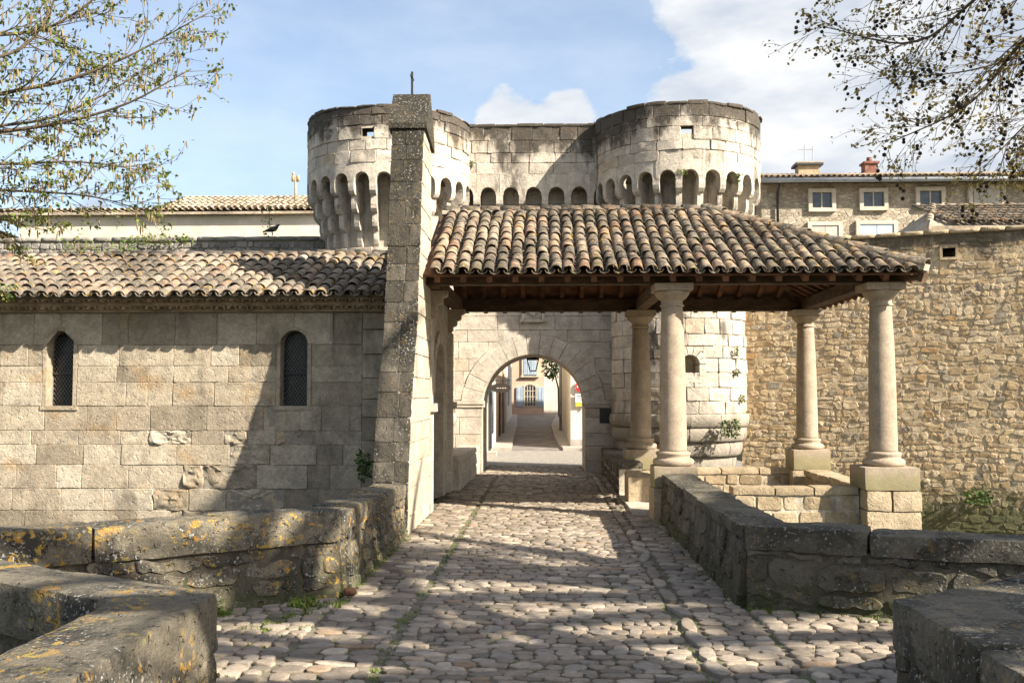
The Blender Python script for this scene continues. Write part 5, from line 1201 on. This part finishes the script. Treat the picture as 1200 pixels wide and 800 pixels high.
# left tree
tl_limbs = [([(-8.6, 5.2, 4.6), (-6.4, 8.4, 4.5), (-4.9, 9.0, 4.85), (-3.9, 9.2, 5.1), (-2.9, 9.3, 5.6)], .032),
            ([(-8.6, 5.2, 4.4), (-6.6, 8.2, 4.2), (-5.0, 8.8, 4.4), (-3.8, 9.0, 4.6), (-2.95, 9.1, 5.0)], .032),
            ([(-8.6, 5.2, 4.3), (-6.5, 8.6, 4.1), (-5.1, 9.0, 4.15), (-4.2, 9.2, 4.15), (-3.35, 9.2, 4.05)], .024),
            ([(-8.6, 5.2, 4.2), (-6.6, 8.8, 4.0), (-5.2, 9.2, 3.95), (-4.2, 9.3, 3.85), (-3.5, 9.3, 3.72)], .022),
            ([(-8.6, 5.2, 4.8), (-6.4, 8.0, 5.1), (-5.0, 8.8, 5.3), (-4.2, 9.0, 5.5), (-3.4, 9.0, 6.1)], .03),
            ([(-8.6, 5.2, 4.1), (-6.6, 8.8, 3.9), (-5.6, 9.2, 3.75), (-5.0, 9.3, 3.7), (-4.4, 9.3, 3.75)], .018),
            ([(-8.6, 5.2, 4.6), (-6.2, 8.2, 4.8), (-5.0, 8.6, 5.0), (-4.4, 8.8, 5.3), (-4.0, 8.8, 6.0)], .027),
            ([(-8.6, 5.2, 4.5), (-6.4, 8.5, 4.4), (-5.2, 9.3, 4.6), (-4.3, 9.5, 4.8), (-3.3, 9.6, 5.35)], .026)]
tl_limbs = [([p if i < 3 else (p[0] - (.22 if i == 3 else .38), p[1], p[2] + .06) for i, p in enumerate(c)], r_) for c, r_ in tl_limbs]
make_tree('spring tree at the left edge, budding branches with hanging catkins', 'tree', (-9, 4, -.06), [(-9, 4, -.1), (-8.95, 4.2, 2), (-8.6, 5.1, 4.2), (-8.5, 5.3, 7)], .2, tl_limbs, None,
          crown_limbs((-8.7, 4.8), 3.8, 6.5, 7, (2.5, 4), .05, (-.4, -.3, .3), 3), 'leaf_l', 'catkins', 'catkin', lambda ex, p: [catkin(ex, Vector(p) + Vector((U(-.04, .04), U(-.04, .04), 0)), U(.04, .085)) for _ in range(rng.randint(0, 2))],
          .045, 4.4, (.35, .85), .05, (2, 5), 'catkin_tree')
# right tree
tr_limbs = [([(8.2, 3.0, 6.6), (5.6, 7.4, 6.4), (4.3, 9.2, 5.9), (3.6, 9.6, 5.3), (2.75, 9.8, 5.35)], 0.031),
            ([(8.2, 3.0, 6.2), (6.0, 7.5, 6.0), (4.7, 9.2, 5.5), (4.1, 9.6, 4.7), (3.35, 9.7, 4.15)], 0.031),
            ([(8.2, 3.0, 6.0), (6.4, 7.4, 5.9), (5.2, 9.0, 5.2), (4.6, 9.4, 4.5), (4.15, 9.5, 3.85)], 0.026),
            ([(8.2, 3.0, 6.4), (6.0, 7.2, 6.6), (4.6, 9.0, 6.2), (3.9, 9.6, 5.9), (3.1, 9.8, 5.8)], 0.028),
            ([(8.2, 3.0, 5.8), (6.8, 7.6, 5.6), (5.7, 9.0, 5.0), (5.2, 9.4, 4.5), (4.75, 9.5, 4.05)], 0.022),
            ([(8.2, 3.0, 6.3), (6.2, 7.6, 6.1), (5.0, 9.4, 5.5), (4.3, 9.8, 5.1), (3.3, 9.9, 4.85)], 0.022)]
tr_limbs = [([p if i < 3 else (p[0], p[1], p[2] + (.12 if i == 3 else .30)) for i, p in enumerate(c)], r_) for c, r_ in tr_limbs]
def balls(ex, p):
    if U(0, 1) < .13:
        q = Vector(p)
        for _ in range(rng.randint(1, 3)):
            q = q + Vector((U(-.03, .03), U(-.03, .03), -U(.02, .07))); ex.ball(q, U(.016, .022), U(0, 1), 7)
make_tree('plane tree at the right edge, budding branches hung with dark seed balls', 'tree', (9, 2.2, -.06), [(9, 2.2, -.1), (8.9, 2.3, 2.5), (8.3, 2.9, 5.2), (8.0, 3.2, 9)], .34, tr_limbs, None,
          [([(8.3, 2.9, 5.0), (7, 2, 6.3), (5.5, 1.1, 6.9), (3.6, .3, 7.6)], .24), ([(8.3, 2.9, 5.6), (6.9, 2.6, 7.0), (5.2, 2.2, 7.8), (3.4, 1.6, 8.4)], .22), ([(8.4, 2.8, 4.6), (8.9, 2.2, 5.6), (9.8, 1.2, 6.6), (10.8, .4, 7.4)], .22)] + crown_limbs((8.2, 2.9), 4.2, 9.5, 15, (4.0, 7.0), .25, (-.15, -.1, .0), 5), 'leaf_r', 'seed_balls', 'ball', balls, .044, 5.0, (.35, 1.0), -.05, (2, 4), sparse=.9)  # the three hand-set crown limbs are unseen, added to shade the near parapets
make_tree('tall plane tree beyond the right edge, throwing its shade over the bridge', 'tree', (15.5, 2.4, -.06), [(15.5, 2.4, -.1), (15.4, 2.5, 4), (15.2, 2.7, 9), (15.1, 2.9, 16)], .45, [], None,
          crown_limbs((15.2, 2.8), 6, 15.5, 24, (4.0, 7.5), .34, (-.15, .1, .1), 9), 'leaf_r', 'seed_balls', 'ball', balls, .05, 3.4, (.4, 1.0), -.03, (1, 3), sparse=.7)

def shrub(name, label, c, r, n_, size, mat='shrub', cat='plant', hang=.2, sc=(1, 1, 1)):
    m_ = MB(); st_ = MB(); c = Vector(c); t = thing(name, label, cat, c)
    for i in range(n_):
        d = Vector((U(-1, 1), U(-1, 1), U(-1, 1)))
        if d.length > 1: d.normalize()
        d = Vector((d.x*sc[0], d.y*sc[1], d.z*sc[2])); leaf(m_, c + d*r, size*U(.6, 1.3), U(0, 1), hang)
        if i % 9 == 0: st_.tube([c + Vector((0, .02, -r*.3*sc[2])), c + d*r*.5 + Vector((0, 0, .01)), c + d*r], .004, 3, .5, False)
    m_.build('leaves', mat, t, False, 'stuff'); st_.build('stems', 'twig', t, False, 'stuff')
shrub('wall_shrub', 'bushy green plant growing out of the tower foot mouldings', (4.35, 23.80, 1.22), .26, 260, .07, sc=(1, .6, .9))
for i, (x, z, lab) in enumerate(((4.62, 3.05, 'highest small green tuft on the right tower shaft'), (4.62, 2.55, 'middle small green tuft on the right tower shaft'), (4.80, 1.92, 'lowest small green tuft on the right tower shaft'))):
    shrub('wall_tuft', lab, (x, 25.6 - math.sqrt(max(.01, 1.78**2 - (x - 3.38)**2)), z), .09, 60, .05, sc=(.7, .6, 1.2))
shrub('wall_fern', 'small plant in the corner between tower and curtain wall', (-1.95, 25.42, 7.95), .12, 70, .06, sc=(.8, .6, 1.3))
shrub('wall_fern', 'plant rooted in a machicolation arch of the right tower, left of its middle', (3.25, 23.46, 7.28), .10, 60, .05, 'grass', sc=(1.2, .5, .8))
shrub('wall_fern', 'dark plant rooted in a machicolation arch near the right side of the right tower', (4.6, 23.85, 7.2), .12, 70, .06, sc=(.8, .5, 1.3))
shrub('pier_fern', 'green fern growing beside the foot of the chapel pier', (-2.72, 14.9, .95), .15, 130, .07, sc=(.7, .6, 1.5))
shrub('bank_bush', 'dark green bush at the mossy foot of the right rampart', (9.98, 23.55, -.35), .3, 220, .08, sc=(1.1, .6, .6))
shrub('roof_creeper', 'straggly creeper standing on the rampart behind the chapel roof', (-7.5, 26.6, 6.75), .42, 60, .09, 'grass', hang=.1, sc=(.6, .4, 1.7))
shrub('roof_creeper', 'low weeds spilling over the rampart top at the left', (-10.6, 26.7, 6.25), .45, 160, .09, 'grass', sc=(2.4, .4, .35))
shrub('ridge_creeper', 'green creeper lying on the chapel ridge tiles', (-8.6, 18.6, 4.85), .4, 160, .06, 'grass', sc=(2.2, .5, .35))
shrub('eave_creeper', 'green creeper at the left end of the chapel eave', (-9.0, 16.15, 3.72), .2, 120, .06, 'grass', sc=(1.2, .6, .8))
for i, (x, lab) in enumerate(((-16.0, 'leftmost clipped bush behind the plastered building roof'), (-15.3, 'second clipped bush behind the plastered building roof'), (-14.5, 'third clipped bush behind the plastered building roof'), (-13.8, 'rightmost clipped bush behind the plastered building roof'))):
    shrub('roof_bush', lab, (x - 1.2, 44.6, 9.75 + .12*(i % 2)), .45, 320, .12, sc=(1, .8, .8), hang=0)
st_tree = thing('street_tree', 'small leafy tree leaning over the far end of the street', 'tree', (.55, 57.5, .6))
MB().tube([(.75, 57.5, .6), (.7, 57.4, 2.4), (.4, 57, 3.6)], [.07, .05, .03], 6).build('trunk', 'bark', st_tree)
m_ = MB()
for i in range(900):
    d = Vector((U(-1, 1), U(-1, 1), U(-1, 1)))
    if d.length < 1: leaf(m_, Vector((.30, 57, 3.85)) + Vector((d.x*.62, d.y*.7, d.z*1.0)), .18, U(0, 1), .3)
m_.build('crown', 'shrub', st_tree, False, 'stuff')
# weeds along the parapet feet and in the joints
def tufts(mb, x, y, r, n_, h):
    for i in range(n_):
        a = U(0, 6.28); q = r*math.sqrt(U(0, 1)); p = Vector((x + q*math.cos(a), y + q*math.sin(a), -.005)); d = Vector((U(-.6, .6), U(-.6, .6), 1)).normalized(); L = h*U(.5, 1.2); s = d.cross(Vector((U(-1, 1), U(-1, 1), .1))).normalized()*.006
        mb.add([p - s, p + s, p + d*L*.6 + s*.7, p + d*L*.6 - s*.7, p + d*L + Vector((U(-.02, .02), U(-.02, .02), 0))], [(0, 1, 2, 3), (3, 2, 4)], U(0, 1))
gb = MB()
for i in range(150):
    y = U(6.6, 20); x = -1.25 + U(-.07, .07) if U(0, 1) < .55 else (1.14 + U(-.05, .05) if U(0, 1) < .4 else U(-1.9, 1.7)); tufts(gb, x, y, U(.02, .07), rng.randint(4, 12), .03)
for i in range(46): y = U(6.6, 9.2); tufts(gb, -2.0 - U(0, 1.1), y + .4, U(.03, .09), rng.randint(6, 16), .04)
for i in range(26): tufts(gb, -2.0 + U(-.1, .1) - .02*i, 9.75 - .05*i + U(-.08, .02), .07, 16, .06)
for i in range(14): tufts(gb, U(2.0, 3.2), U(7.6, 9.0), .05, 10, .03)
for i in range(40): tufts(gb, -1.97 + U(-.02, .05), U(10.0, 14.2), .05, 9, .045)
for i in range(46): tufts(gb, 1.80 + U(-.05, .02), U(9.7, 16), .05, 8, .04)
for i in range(40): q = U(0, 1); tufts(gb, 1.9 + q*1.7, 9.5 - q*.75 + U(-.08, .02), .06, 9, .05)
o_ = gb.build('grass', 'grass', None, False, 'stuff'); o_['label'] = 'short weeds and grass between the cobbles'; o_['category'] = 'grass'
for lab, (x, y), nn, h in (('bright grass tuft at the lichen-spotted parapet corner', (-2.3, 9.45), 130, .12), ('round-leaved weed clump at the near end of the lichen-spotted parapet', (-2.98, 9.0), 110, .10)):
    m_ = MB(); tufts(m_, x, y, .13, nn, h)
    for i in range(60): leaf(m_, (x + U(-.13, .13), y + U(-.1, .1), U(.01, .07)), .045, U(.2, 1), -.2, .9)
    tag(m_.build('weed_clump', 'grass'), lab, 'plant')
# fallen dark husk by the parapet corner
rk = MB(); rounded_block(lambda u, v, d: Vector((u, d, v)), -2.0, -1.88, .02, .10, 9.85, 9.95, .03, .015, .02, .5, rk); tag(rk.build('loose_stone', 'rust', None, True), 'small rust-brown lump lying by the parapet corner', 'stone')

# pigeon on the left rampart
pg = thing('pigeon', 'dark pigeon standing on the rampart behind the chapel roof', 'bird', (-7.5, 26.85, 6.37))
body = MB(); bx, by, bz = -7.5, 26.85, 6.37
def bp(t): return Vector((bx + t[0], by + t[1], bz + t[2]))
path = [(-.26, 0, .10), (-.14, 0, .13), (-.02, 0, .165), (.08, 0, .19), (.13, 0, .235), (.15, 0, .27), (.18, 0, .285), (.205, 0, .28)]
body.tube([bp(p) for p in path], [.015, .035, .075, .075, .048, .036, .038, .012], 10); body.build('body', 'bird', pg, True)
MB().tube([bp((.20, 0, .28)), bp((.235, 0, .272))], [.01, .003], 5).build('beak', 'iron', pg)
for s in (-1, 1):
    MB().tube([bp((.0, s*.03, .12)), bp((.01, s*.035, .0))], .008, 4).build('leg', 'rust', pg)
    MB().tube([bp((.07, s*.062, .19)), bp((-.06, s*.07, .16)), bp((-.2, s*.03, .115))], [.02, .035, .008], 6).build('wing', 'bird', pg, True)
